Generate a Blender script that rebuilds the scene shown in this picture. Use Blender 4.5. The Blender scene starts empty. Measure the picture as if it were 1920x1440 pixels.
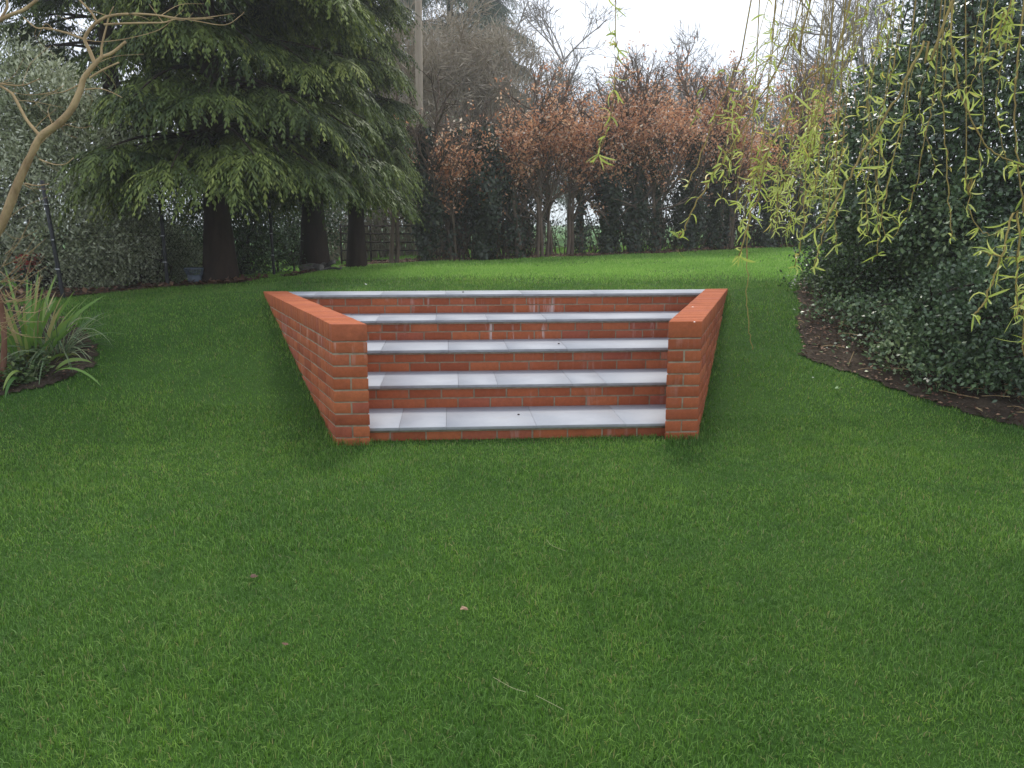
import bpy, math, random
import numpy as np
from mathutils import Vector
rng = np.random.default_rng(11)
random.seed(5)
sc = bpy.context.scene

# ------------------------------------------------------------------ camera
F_PX = 1580.9; PITCH = 0.1865; CAM_H = 1.352
cd = bpy.data.cameras.new('camera'); cam = bpy.data.objects.new('camera', cd)
sc.collection.objects.link(cam); sc.camera = cam
cam.location = (0, 0, CAM_H)
cam.rotation_euler = (math.pi/2 - PITCH, 0, 0)
cd.sensor_width = 36; cd.lens = F_PX/1920*36
cd.clip_start = 0.05; cd.clip_end = 3000
# ------------------------------------------------------------------ sky and sun
SUN_EL = math.radians(52); SUN_AZ = math.radians(8)      # sun ahead and a little to the right, behind thin cloud
w = bpy.data.worlds.new('World'); sc.world = w; w.use_nodes = True
nt = w.node_tree; nt.nodes.clear()
out = nt.nodes.new('ShaderNodeOutputWorld'); bg = nt.nodes.new('ShaderNodeBackground')
sky = nt.nodes.new('ShaderNodeTexSky'); sky.sky_type = 'NISHITA'; sky.sun_disc = False
sky.sun_elevation = SUN_EL; sky.sun_rotation = SUN_AZ; sky.air_density = 1.0; sky.dust_density = 3.0
tc = nt.nodes.new('ShaderNodeTexCoord')
mp = nt.nodes.new('ShaderNodeMapping'); mp.inputs['Scale'].default_value = (1, 1, 2.5)
nz = nt.nodes.new('ShaderNodeTexNoise'); nz.inputs['Scale'].default_value = 2.2; nz.inputs['Detail'].default_value = 5
cr = nt.nodes.new('ShaderNodeValToRGB')
cr.color_ramp.elements[0].position = .35; cr.color_ramp.elements[0].color = (4.9, 5.5, 6.9, 1)
cr.color_ramp.elements[1].position = .65; cr.color_ramp.elements[1].color = (9.0, 9.4, 10.2, 1)
mx = nt.nodes.new('ShaderNodeMix'); mx.data_type = 'RGBA'; mx.inputs['Factor'].default_value = .86
L = nt.links.new
L(tc.outputs['Generated'], mp.inputs['Vector']); L(mp.outputs[0], nz.inputs['Vector'])
L(nz.outputs['Fac'], cr.inputs['Fac'])
L(sky.outputs['Color'], mx.inputs['A']); L(cr.outputs['Color'], mx.inputs['B'])
L(mx.outputs['Result'], bg.inputs['Color']); bg.inputs['Strength'].default_value = 0.1
L(bg.outputs[0], out.inputs['Surface'])
sd = bpy.data.lights.new('sun', 'SUN'); sd.energy = 1.5; sd.angle = math.radians(14); sd.color = (1, .95, .86)
sun = bpy.data.objects.new('sun', sd); sc.collection.objects.link(sun)
sdir = Vector((math.sin(SUN_AZ)*math.cos(SUN_EL), math.cos(SUN_AZ)*math.cos(SUN_EL), math.sin(SUN_EL)))
sun.rotation_euler = sdir.to_track_quat('Z', 'Y').to_euler(); sun.location = (0, 0, 30)
sc.view_settings.view_transform = 'Standard'; sc.view_settings.look = 'None'
sc.view_settings.gamma = 1; sc.view_settings.exposure = 0.76
sc.render.engine = 'CYCLES'
sc.cycles.max_bounces = 7; sc.cycles.diffuse_bounces = 4; sc.cycles.transmission_bounces = 4
sc.cycles.use_denoising = True; sc.cycles.volume_bounces = 1; sc.cycles.volume_max_steps = 64

# ------------------------------------------------------------------ image ray -> world helpers
CP, SP = math.cos(PITCH), math.sin(PITCH)
def P(px, py, Y):
    """world point seen at photo pixel (px,py) at distance Y ahead"""
    x = (px-960)/F_PX; u = (720-py)/F_PX
    d = np.array([x, CP+u*SP, -SP+u*CP])
    return np.array([0, 0, CAM_H]) + d*(Y/d[1])

# structure frame
TH = 0.0727; X0, Y0 = -0.8791, 5.0785; WID = 1.8561; SL, SR = .3646, .3916; DEP = 2.648
ZC = .7635; Z1 = .1046; RIS = .1635; D1 = .0423; GO = .5478; WT = .212
CT, ST = math.cos(TH), math.sin(TH)
def SW(a, b, z): return (X0+a*CT-b*ST, Y0+a*ST+b*CT, z)
def to_ab(x, y):
    dx, dy = x-X0, y-Y0
    return dx*CT+dy*ST, -dx*ST+dy*CT
def smooth(t): t = np.clip(t, 0, 1); return t*t*(3-2*t)
def terrain(x, y):
    x = np.asarray(x, float); y = np.asarray(y, float)
    a, b = to_ab(x, y)
    z = np.interp(b, [-8, -2, -.2, .1, DEP-.15, DEP+.1, DEP+.5], [-.10, -.03, -.01, .015, .70, .752, .757])
    zs = np.interp(b, [-8, -2, -.7, 0, .7, DEP-.9, DEP, DEP+1.0], [-.10, -.03, -.01, .045, .20, .55, .70, .757])
    far = smooth((np.maximum(-a-1.3, a-WID-1.3))/1.5)          # softer bank away from the walls
    z = z*(1-far)+zs*far
    z = z + .024*(np.clip(x, -14, 16)-1.73)*smooth((y-8.6)/7)
    z = z - .045*np.clip(-2.2-x, 0, 3)*smooth((y-5)/3)
    amp = .012*smooth((np.maximum(np.maximum(-a-.5, a-WID-.5), np.maximum(-b, b-DEP-.3)))/.8)
    z = z + amp*(np.sin(x*1.9+y*.7)+np.sin(y*1.3-x*.8+1)+.6*np.sin(x*4.1-y*3.3))*.6
    z = z - .5*smooth((y-60)/300)*0
    return z
def G(px, py):
    """ground point under photo pixel"""
    Y = 1.5
    prev = Y
    while Y < 80:
        p = P(px, py, Y)
        if p[2] < terrain(p[0], p[1]): break
        prev = Y; Y *= 1.01
    lo, hi = prev, Y
    for _ in range(25):
        m = (lo+hi)/2; p = P(px, py, m)
        if p[2] < terrain(p[0], p[1]): hi = m
        else: lo = m
    return P(px, py, hi)
def in_poly(x, y, poly):
    x = np.asarray(x); y = np.asarray(y); ins = np.zeros(x.shape, bool)
    n = len(poly); j = n-1
    for i in range(n):
        xi, yi = poly[i]; xj, yj = poly[j]
        c = ((yi > y) != (yj > y)) & (x < (xj-xi)*(y-yi)/((yj-yi) or 1e-9)+xi)
        ins ^= c; j = i
    return ins
def foot(x, y, grow=0.0):
    a, b = to_ab(x, y)
    return (b > -.0-grow) & (b < DEP+grow) & (a > -SL*b-WT-grow) & (a < WID+SR*b+WT+grow) & ~((b < .07) & (a > 0) & (a < WID))

# ------------------------------------------------------------------ object helpers
def link(o, parent=None):
    sc.collection.objects.link(o)
    if parent is not None: o.parent = parent
    return o
def tag(o, label=None, cat=None, group=None, kind=None):
    if label: o['label'] = label
    if cat: o['category'] = cat
    if group: o['group'] = group
    if kind: o['kind'] = kind
    return o
def thing(name, label, cat, group=None, loc=(0, 0, 0)):
    o = bpy.data.objects.new(name, None); o.empty_display_size = .1
    link(o); o.location = loc
    return tag(o, label, cat, group)
def rawmesh(name, V, Fc, mats, parent=None, rnd=None, midx=None, smoothf=False, origin=None):
    """V (n,3); Fc (m,k) int array of constant k"""
    V = np.asarray(V, np.float32); Fc = np.asarray(Fc, np.int32)
    if parent is not None and origin is None:
        q = parent; origin = np.zeros(3)
        while q is not None: origin = origin+np.array(q.matrix_basis.translation); q = q.parent
    if origin is not None: V = V - np.array(origin, np.float32)
    me = bpy.data.meshes.new(name)
    me.vertices.add(len(V)); me.vertices.foreach_set('co', V.ravel())
    m, k = Fc.shape
    me.loops.add(m*k); me.loops.foreach_set('vertex_index', Fc.ravel())
    me.polygons.add(m); me.polygons.foreach_set('loop_start', np.arange(0, m*k, k, dtype=np.int32))
    me.polygons.foreach_set('loop_total', np.full(m, k, np.int32))
    if midx is not None: me.polygons.foreach_set('material_index', np.asarray(midx, np.int32))
    if smoothf: me.polygons.foreach_set('use_smooth', np.ones(m, bool))
    if rnd is not None:
        at = me.attributes.new('rnd', 'FLOAT', 'POINT'); at.data.foreach_set('value', np.asarray(rnd, np.float32))
    me.update(calc_edges=True)
    for mt in (mats if isinstance(mats, (list, tuple)) else [mats]): me.materials.append(mt)
    o = bpy.data.objects.new(name, me)
    if parent is None and origin is not None: o.location = origin
    return link(o, parent)
def nrm(v): return v/np.maximum(np.linalg.norm(v, axis=-1, keepdims=True), 1e-9)

# ------------------------------------------------------------------ materials
def mat(name): 
    m = bpy.data.materials.new(name); m.use_nodes = True
    n = m.node_tree; b = n.nodes['Principled BSDF']
    return m, n, b
def ramp(n, cols, src=None):
    r = n.nodes.new('ShaderNodeValToRGB'); e = r.color_ramp.elements
    while len(e) > 1: e.remove(e[-1])
    for i, (p, c) in enumerate(cols):
        el = e[0] if i == 0 else e.new(p)
        el.position = p; el.color = (*c, 1)
    if src is not None: n.links.new(src, r.inputs['Fac'])
    return r
def noise(n, scale, detail=4, rough=.55, coord='Object', vec=None):
    t = n.nodes.new('ShaderNodeTexNoise'); t.inputs['Scale'].default_value = scale
    t.inputs['Detail'].default_value = detail; t.inputs['Roughness'].default_value = rough
    if vec is None:
        c = n.nodes.new('ShaderNodeTexCoord'); n.links.new(c.outputs[coord], t.inputs['Vector'])
    else: n.links.new(vec, t.inputs['Vector'])
    return t
def mixc(n, mode, f, a, b):
    m = n.nodes.new('ShaderNodeMix'); m.data_type = 'RGBA'; m.blend_type = mode
    if isinstance(f, (int, float)): m.inputs['Factor'].default_value = f
    else: n.links.new(f, m.inputs['Factor'])
    for s, v in (('A', a), ('B', b)):
        if isinstance(v, tuple): m.inputs[s].default_value = (*v, 1)
        else: n.links.new(v, m.inputs[s])
    return m.outputs['Result']
def leaf_mat(name, cols, trans=.35, rough=.5, patch=None, spec=.4):
    """cols: ramp over the per-leaf random value"""
    m, n, b = mat(name)
    at = n.nodes.new('ShaderNodeAttribute'); at.attribute_name = 'rnd'
    r = ramp(n, cols, at.outputs['Fac'])
    col = r.outputs['Color']
    if name == 'grass_blades':
        nz0 = noise(n, 5.5, 4, .6); r0_ = ramp(n, [(.30, (.74, .80, .86)), (.5, (1, 1, 1)), (.72, (1.22, 1.14, 1.0))], nz0.outputs['Fac'])
        col = mixc(n, 'MULTIPLY', 1.0, col, r0_.outputs['Color'])
        nz0 = noise(n, .55, 3, .6); r0_ = ramp(n, [(.35, (.82, .86, .9)), (.65, (1.12, 1.08, 1.0))], nz0.outputs['Fac'])
        col = mixc(n, 'MULTIPLY', 1.0, col, r0_.outputs['Color'])
    if patch:
        nz = noise(n, patch[0], 3)
        rr = ramp(n, [(.3, patch[1]), (.7, patch[2])], nz.outputs['Fac'])
        col = mixc(n, 'MULTIPLY', 1.0, col, rr.outputs['Color'])
    n.links.new(col, b.inputs['Base Color']); b.inputs['Roughness'].default_value = rough
    b.inputs['Specular IOR Level'].default_value = spec
    if trans > 0:
        t = n.nodes.new('ShaderNodeBsdfTranslucent'); ms = n.nodes.new('ShaderNodeMixShader')
        ms.inputs[0].default_value = trans
        n.links.new(col, t.inputs['Color'])
        n.links.new(b.outputs[0], ms.inputs[1]); n.links.new(t.outputs[0], ms.inputs[2])
        n.links.new(ms.outputs[0], n.nodes['Material Output'].inputs['Surface'])
    return m
def bark_mat(name, c0, c1, scale=6, stretch=.25, bump=.4, rough=.9):
    m, n, b = mat(name)
    c = n.nodes.new('ShaderNodeTexCoord'); mp = n.nodes.new('ShaderNodeMapping')
    mp.inputs['Scale'].default_value = (1, 1, stretch); n.links.new(c.outputs['Object'], mp.inputs['Vector'])
    t = noise(n, scale, 6, .65, vec=mp.outputs[0])
    r = ramp(n, [(.32, c0), (.68, c1)], t.outputs['Fac']); n.links.new(r.outputs['Color'], b.inputs['Base Color'])
    b.inputs['Roughness'].default_value = rough; b.inputs['Specular IOR Level'].default_value = .25
    bp = n.nodes.new('ShaderNodeBump'); bp.inputs['Strength'].default_value = bump; bp.inputs['Distance'].default_value = .02
    t2 = noise(n, scale*4, 5, .6, vec=mp.outputs[0]); n.links.new(t2.outputs['Fac'], bp.inputs['Height'])
    n.links.new(bp.outputs[0], b.inputs['Normal'])
    return m
def plain(name, col, rough=.6, metal=0, c2=None, scale=20):
    m, n, b = mat(name)
    if c2:
        t = noise(n, scale, 5); r = ramp(n, [(.35, col), (.65, c2)], t.outputs['Fac']); n.links.new(r.outputs['Color'], b.inputs['Base Color'])
    else: b.inputs['Base Color'].default_value = (*col, 1)
    b.inputs['Roughness'].default_value = rough; b.inputs['Metallic'].default_value = metal
    return m

# lawn ground under the blades
def ground_mat(name, cols, scale, fine=(60, .6)):
    m, n, b = mat(name)
    t = noise(n, scale, 6, .6); r = ramp(n, cols, t.outputs['Fac'])
    t2 = noise(n, fine[0], 4, .7); r2 = ramp(n, [(.3, (fine[1],)*3), (.7, (1.25,)*3)], t2.outputs['Fac'])
    c = mixc(n, 'MULTIPLY', 1.0, r.outputs['Color'], r2.outputs['Color'])
    n.links.new(c, b.inputs['Base Color']); b.inputs['Roughness'].default_value = .95; b.inputs['Specular IOR Level'].default_value = .1
    bp = n.nodes.new('ShaderNodeBump'); bp.inputs['Strength'].default_value = .6; bp.inputs['Distance'].default_value = .02
    n.links.new(t2.outputs['Fac'], bp.inputs['Height']); n.links.new(bp.outputs[0], b.inputs['Normal'])
    return m
M_lawn = ground_mat('lawn_soil_green', [(.3, (.030, .075, .012)), (.7, (.05, .11, .02))], 1.2)
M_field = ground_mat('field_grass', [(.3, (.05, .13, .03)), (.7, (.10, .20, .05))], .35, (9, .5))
M_soil = ground_mat('dark_soil', [(.3, (.032, .023, .016)), (.55, (.062, .046, .032)), (.75, (.11, .085, .06))], 5, (45, .45))
M_litter_ground = ground_mat('leaf_litter_ground', [(.3, (.05, .028, .018)), (.7, (.14, .075, .045))], 3, (30, .5))
M_grass = leaf_mat('grass_blades', [(0, (.066, .155, .019)), (.35, (.104, .230, .030)), (.7, (.158, .315, .050)), (.93, (.25, .41, .10)), (.97, (.30, .30, .11)), (1, (.36, .32, .16))],
                   trans=.38, rough=.55, patch=(1.3, (.78, .86, .8), (1.18, 1.12, 1.1)), spec=.35)
M_fargrass = leaf_mat('painted_sunlit_grass', [(0, (.16, .36, .045)), (.5, (.26, .50, .08)), (.9, (.37, .60, .13)), (1, (.46, .60, .2))],
                   trans=.45, rough=.6, patch=(.5, (.85, .9, .85), (1.15, 1.1, 1.1)), spec=.3)  # brighter copy of the grass: light on the far lawn put into the colour
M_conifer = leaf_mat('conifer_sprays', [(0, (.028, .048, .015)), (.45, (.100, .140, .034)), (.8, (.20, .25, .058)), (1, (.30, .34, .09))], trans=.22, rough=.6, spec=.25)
M_fir = leaf_mat('distant_fir', [(0, (.06, .09, .06)), (1, (.13, .17, .11))], trans=.2, rough=.7, spec=.2)
M_copper = leaf_mat('copper_leaves', [(0, (.40, .17, .085)), (.5, (.74, .37, .19)), (.85, (.86, .58, .37)), (1, (.92, .80, .66))], trans=.5, rough=.5)
M_litter = leaf_mat('fallen_leaves', [(0, (.07, .035, .022)), (.5, (.18, .085, .05)), (.9, (.32, .2, .12)), (1, (.5, .4, .28))], trans=.15, rough=.7)
M_olive = leaf_mat('greygreen_leaves', [(0, (.09, .11, .05)), (.4, (.34, .38, .21)), (.75, (.62, .65, .44)), (1, (.82, .84, .66))], trans=.35, rough=.35, spec=.6)
M_holly = leaf_mat('holly_leaves', [(0, (.028, .052, .024)), (.5, (.080, .135, .056)), (.85, (.155, .23, .10)), (1, (.25, .32, .14))], trans=.12, rough=.28, spec=.6)
M_ivy = leaf_mat('ivy_leaves', [(0, (.03, .055, .022)), (.6, (.085, .14, .045)), (.9, (.15, .21, .07)), (1, (.24, .28, .11))], trans=.15, rough=.35, spec=.55)
M_darkivy = leaf_mat('dark_ivy_leaves', [(0, (.02, .032, .018)), (.7, (.05, .07, .035)), (1, (.12, .14, .07))], trans=.12, rough=.45)
M_bramble = leaf_mat('fresh_green_leaves', [(0, (.06, .17, .04)), (1, (.14, .30, .07))], trans=.35)
M_willow = leaf_mat('willow_leaves', [(0, (.30, .38, .07)), (.5, (.52, .60, .13)), (.85, (.68, .69, .22)), (1, (.78, .62, .16))], trans=.45, rough=.45)
M_strap = leaf_mat('strap_leaves', [(0, (.07, .18, .03)), (.6, (.18, .32, .06)), (.85, (.34, .38, .10)), (1, (.45, .36, .16))], trans=.3, rough=.45)
M_sedge = leaf_mat('sedge_leaves', [(0, (.07, .13, .06)), (.6, (.16, .23, .11)), (1, (.38, .38, .20))], trans=.3, rough=.45)
M_redleaf = leaf_mat('red_leaves', [(0, (.20, .02, .015)), (1, (.45, .07, .04))], trans=.3)
M_bark_dark = bark_mat('dark_bark', (.020, .014, .010), (.055, .036, .025), 5)
M_bark_brown = bark_mat('brown_bark', (.08, .058, .040), (.21, .155, .11), 7)
M_bark_khaki = bark_mat('pale_twigs', (.24, .20, .14), (.44, .38, .28), 4)
M_bark_grey = bark_mat('grey_twigs', (.17, .155, .13), (.34, .31, .27), 4)
M_bark_tan = bark_mat('tan_bark', (.24, .16, .08), (.52, .38, .20), 9, .5, .5)
M_bark_willow = bark_mat('willow_twigs', (.20, .14, .05), (.42, .32, .11), 9)
M_log = bark_mat('weathered_log', (.10, .09, .075), (.26, .24, .21), 8)
M_pole = bark_mat('weathered_pole', (.20, .16, .11), (.36, .31, .23), 3, .1, .2)
M_postblack = plain('black_paint', (.012, .012, .014), .5)
M_wire = plain('fence_wire', (.035, .045, .035), .5, .3)
M_rust = plain('dark_metal', (.035, .028, .022), .7, .4, (.07, .045, .03), 12)
M_crate = plain('grey_blue_plastic', (.13, .16, .20), .55)
M_white = plain('white_petal', (.75, .75, .72), .5)
M_hill = ground_mat('far_hill', [(.3, (.20, .24, .27)), (.7, (.27, .31, .33))], .02, (.1, .8))

# ------------------------------------------------------------------ geometry generators
class Tubes:
    def __init__(s): s.V = []; s.F = []; s.n = 0; s.R = []
    def add(s, pts, rad, k=5, r=.5):
        pts = np.asarray(pts, float); n = len(pts)
        rad = np.interp(np.linspace(0, 1, n), np.linspace(0, 1, len(rad)), rad) if np.ndim(rad) else np.full(n, rad)
        if k >= 8: rad = rad*rng.normal(1, .045, n)
        t = nrm(np.gradient(pts, axis=0))
        ref = np.array([0, 0, 1.]) if abs(t[0, 2]) < .8 else np.array([1., 0, 0])
        u = nrm(np.cross(t, ref)); v = np.cross(t, u)
        th = np.arange(k)*2*np.pi/k
        ring = pts[:, None]+rad[:, None, None]*(np.cos(th)[None, :, None]*u[:, None]+np.sin(th)[None, :, None]*v[:, None])
        s.V.append(ring.reshape(-1, 3)); s.R.append(np.full(n*k, r))
        i = np.arange(n-1)[:, None]*k; j = np.arange(k)[None]; j2 = (j+1) % k
        f = np.stack([i+j, i+j2, i+k+j2, i+k+j], -1).reshape(-1, 4)+s.n
        s.F.append(f); s.n += n*k
        if k >= 5:   # end cap
            c = s.n-k
            for q in range(1, k-2, 2): s.F.append(np.array([[c, c+q, c+q+1, c+min(q+2, k-1)]]))
    def build(s, name, m, parent=None, smoothf=True, origin=None):
        return rawmesh(name, np.concatenate(s.V), np.concatenate(s.F), m, parent, np.concatenate(s.R), smoothf=smoothf, origin=origin)
def curve(pts, n=8, jitter=0.0):
    """Catmull-Rom through the points"""
    pts = np.asarray(pts, float)
    if len(pts) < 3:
        o = pts[0]+(pts[-1]-pts[0])*np.linspace(0, 1, n)[:, None]
    else:
        q = np.concatenate([[2*pts[0]-pts[1]], pts, [2*pts[-1]-pts[-2]]]); o = []
        for i in range(1, len(q)-2):
            for t in np.linspace(0, 1, n, endpoint=False):
                o.append(.5*((2*q[i])+(-q[i-1]+q[i+1])*t+(2*q[i-1]-5*q[i]+4*q[i+1]-q[i+2])*t*t+(-q[i-1]+3*q[i]-3*q[i+1]+q[i+2])*t**3))
        o.append(pts[-1]); o = np.array(o)
    if jitter: o = o+rng.normal(0, jitter, o.shape)
    return o
def leaves(C, D, N, Ln, W, rnd, fold=.0):
    """rhombic leaf quads: C base points, D direction, N rough normal"""
    D = nrm(D); S = nrm(np.cross(D, N)); Nn = np.cross(S, D)
    Ln = np.broadcast_to(Ln, len(C))[:, None]; W = np.broadcast_to(W, len(C))[:, None]
    v = np.stack([C, C+D*Ln*.45+S*W*.5+Nn*W*fold, C+D*Ln, C+D*Ln*.45-S*W*.5+Nn*W*fold], 1).reshape(-1, 3)
    return v, np.arange(len(v)).reshape(-1, 4), np.repeat(rnd, 4)
def rdir(n, up=0.0):
    d = rng.normal(size=(n, 3)); d[:, 2] += up; return nrm(d)
def leafmesh(name, parts, m, parent=None, origin=None):
    V = []; Fc = []; R = []; n = 0
    for v, f, r in parts:
        V.append(v); Fc.append(f+n); R.append(r); n += len(v)
    return rawmesh(name, np.concatenate(V), np.concatenate(Fc), m, parent, np.concatenate(R), origin=origin)
def grow(T, start, d, length, rad, level, spec, tips, k=5):
    """recursive limb; spec[level] = (children, len factor, spread, wander, upward)"""
    nseg = 7 if level == 0 else 5
    ch, lf, spread, wander, up = spec[level]
    p = np.array(start, float); d = np.array(d, float); pts = [p.copy()]; ds = [d.copy()]
    for i in range(nseg):
        d = d+rng.normal(0, wander, 3); d[2] += up; d /= np.linalg.norm(d)
        p = p+d*length/nseg; pts.append(p.copy()); ds.append(d.copy())
    T.add(pts, [rad, rad*.7, rad*.18] if level == 0 else [rad, rad*.45], max(3, k-level), rng.random())
    if level == len(spec)-1:
        tips.append((pts[-1], d.copy())); tips.append((pts[-3], d.copy())); return
    for c in range(ch):
        f = rng.uniform(.25, 1.0); q = f*nseg; i = min(int(q), nseg-1)
        st = pts[i]+(pts[i+1]-pts[i])*(q-i)
        nd = ds[i]+rng.normal(0, spread, 3); nd /= np.linalg.norm(nd)
        grow(T, st, nd, length*lf*rng.uniform(.7, 1.15)*(1-.3*f), rad*(.62-.25*f), level+1, spec, tips, k)

# ------------------------------------------------------------------ the ground
def gridmesh(name, xs, ys, m, dz=0.0, hole=False, mask=None):
    X, Y = np.meshgrid(xs, ys); Z = terrain(X, Y)+dz
    if hole:
        a, b = to_ab(X, Y)
        ins = (b > .12) & (b < DEP-.05) & (a > -SL*b-.13) & (a < WID+SR*b+.13)
        Z = np.where(ins, -.6, Z)
    V = np.stack([X, Y, Z], -1).reshape(-1, 3); ny, nx = X.shape
    i = (np.arange(ny-1)[:, None]*nx+np.arange(nx-1)[None]).ravel()
    Fc = np.stack([i, i+1, i+nx+1, i+nx], -1)
    if mask is not None:
        c = V[Fc].mean(1); Fc = Fc[mask(c[:, 0], c[:, 1])]
        u, inv = np.unique(Fc, return_inverse=True); V = V[u]; Fc = inv.reshape(-1, 4)
    o = rawmesh(name, V, Fc, m, smoothf=True); return tag(o, kind='structure')
xs = np.concatenate([np.arange(-30, -8, 2.), np.arange(-8, -2.4, .15), np.arange(-2.4, 2.6, .05), np.arange(2.6, 9, .15), np.arange(9, 32, 2.)])
ysn = np.concatenate([np.arange(-6, 0, 1.), np.arange(0, 4.6, .15), np.arange(4.6, 8.4, .05), np.arange(8.4, 23.01, .15)])
gridmesh('lawn', xs, ysn, M_lawn, hole=True)
xf = np.concatenate([[-600, -300, -150, -80, -50], np.arange(-30, 32, 3.), [50, 80, 150, 300, 600]])
yf = np.concatenate([[ysn[-1]], np.arange(25, 60, 4.), [70, 90, 120, 160, 220, 300, 420, 600]])
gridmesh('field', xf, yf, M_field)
# low far ridge
hx = np.linspace(-900, 900, 80); prof = 3+4*np.sin(hx*.006+1)+2.2*np.sin(hx*.021)+1.5*np.sin(hx*.05)
HV = np.concatenate([np.stack([hx, np.full(80, 560.), np.full(80, -4.)], 1), np.stack([hx, np.full(80, 640.), np.maximum(prof*.55, .5)], 1), np.stack([hx, np.full(80, 800.), np.full(80, -4.)], 1)])
hf = [[r*80+i, r*80+i+1, (r+1)*80+i+1, (r+1)*80+i] for r in range(2) for i in range(79)]
tag(rawmesh('hills', HV, np.array(hf), M_hill, smoothf=True), kind='structure')

# planting beds (photo outline -> ground)
def gp(lst): return [tuple(G(*q)[:2]) for q in lst]
right_edge = gp([(1500, 528), (1497, 560), (1499, 610), (1503, 668), (1530, 678), (1560, 690), (1640, 720), (1700, 742), (1760, 762), (1840, 784), (1920, 803)])
bed_right = right_edge+[(4.2, 4.6), (6.5, 3.8), (9, 5), (9, 11), (5.2, 11.5), (3.4, 9.6)]
left_edge = gp([(0, 742), (30, 736), (80, 728), (120, 716), (155, 700), (182, 684), (178, 655), (150, 620), (115, 592), (70, 578), (0, 572)])
bed_left = [(-4.9, 4.6), (-3.3, 5.15)]+left_edge+[(-5.2, 7.3), (-5.6, 6)]
back_edge = gp([(0, 566), (60, 562), (130, 557), (250, 547), (340, 540), (460, 531), (520, 521), (600, 507), (680, 499), (760, 494), (850, 491), (960, 487), (1100, 482), (1200, 478), (1300, 473), (1400, 468), (1480, 465)])
back_far = [(p[0]*1.0+.1, p[1]+1.6) for p in back_edge][::-1]
bed_back = back_edge+[(9.5, 21), (11, 22.3)]+back_far+[(-7.5, 9.6)]
rag = lambda x, y: (.022*np.sin(x*9+y*5)+.012*np.sin(y*31-x*17)+.008*np.sin(x*67+y*53))
def bedgrid(name, poly, m, step, dz):
    a = np.array(poly); x0, y0 = a.min(0)-.1; x1, y1 = a.max(0)+.1
    return gridmesh(name, np.arange(x0, x1, step), np.arange(y0, y1, step), m, dz, mask=lambda x, y: in_poly(x+rag(x, y), y+rag(y, x), poly))
bedgrid('soil_bed_right', bed_right, M_soil, .025, .012)
bedgrid('soil_bed_left', bed_left, M_soil, .025, .012)
bedgrid('soil_bed_back', bed_back, M_litter_ground, .10, .012)

# grass blades
def blades(xr, yr, dens, h, wd, excl, seg=True, margin=1.15, edge=1.3, prob=None):
    n = int((xr[1]-xr[0])*(yr[1]-yr[0])*dens)
    x = rng.uniform(*xr, n); y = rng.uniform(*yr, n)
    keep = np.abs(x) < y*.615*margin+edge
    if prob is not None: keep &= rng.random(len(x)) < prob(x, y)
    x, y = x[keep], y[keep]
    keep = ~foot(x, y, -.01)
    jx, jy = x+rng.normal(0, .03, len(x)), y+rng.normal(0, .03, len(x))
    for p in excl: keep &= ~in_poly(jx+rag(x, y), jy+rag(y, x), p)
    x, y = x[keep], y[keep]; n = len(x)
    z = terrain(x, y)-.004
    hh = h*rng.uniform(.55, 1.2, n)*np.where(foot(x, y, .045), 1.9, 1.0)*(1+.25*np.sin(x*3.1+y*2.2)*np.sin(y*2.7-x))
    ww = wd*rng.uniform(.7, 1.3, n)
    az = rng.uniform(0, 2*np.pi, n); lean = np.abs(rng.normal(.45, .38, n))
    L3 = np.stack([np.cos(az), np.sin(az), np.zeros(n)], 1); S = np.stack([-np.sin(az+rng.normal(0, .6, n)), np.cos(az), np.zeros(n)], 1)
    B = np.stack([x, y, z], 1); up = np.array([0, 0, 1.])
    mid = B+(up*.55+L3*(lean*.30)[:, None])*hh[:, None]
    tip = B+(up*(1-.25*lean)[:, None]+L3*(lean*1.05)[:, None])*hh[:, None]
    hw = ww[:, None]*.5
    if seg:
        V = np.stack([B-S*hw, B+S*hw, mid-S*hw*.85, mid+S*hw*.85, tip], 1).reshape(-1, 3)
        i = np.arange(n)[:, None]*5
        Fc = np.concatenate([i+[0, 1, 2], i+[1, 3, 2], i+[2, 3, 4]], 0)
        return V, Fc, np.repeat(rng.random(n), 5)
    V = np.stack([B-S*hw, B+S*hw, tip], 1).reshape(-1, 3)
    return V, np.arange(3*n).reshape(-1, 3), np.repeat(rng.random(n), 3)
ex = [bed_right, bed_left, bed_back]
K = 1.0
fade = lambda x, y: smooth((y+.25*np.sin(x*2)-8.5)/2.2)
sets = [blades((-3.7, 3.7), (1.4, 3.4), 18500*K, .027, .0027, ex), blades((-5.3, 5.3), (3.4, 5.6), 12500*K, .028, .0035, ex),
        blades((-7, 7.2), (5.6, 8.5), 6500*K, .028, .0055, ex, seg=False), blades((-8, 8), (8.5, 10.9), 3400*K, .034, .0085, ex, seg=False, prob=lambda x, y: 1-fade(x, y))]
o = leafmesh('grass', sets, M_grass); tag(o, 'mown green lawn grass of the foreground and the bank', 'grass', kind='stuff')
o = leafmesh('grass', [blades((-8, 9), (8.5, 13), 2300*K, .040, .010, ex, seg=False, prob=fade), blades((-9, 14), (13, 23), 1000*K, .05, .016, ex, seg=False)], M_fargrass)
tag(o, 'green grass of the upper lawn beyond the steps, with sunlit brightness in its colour', 'grass', kind='stuff')

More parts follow.
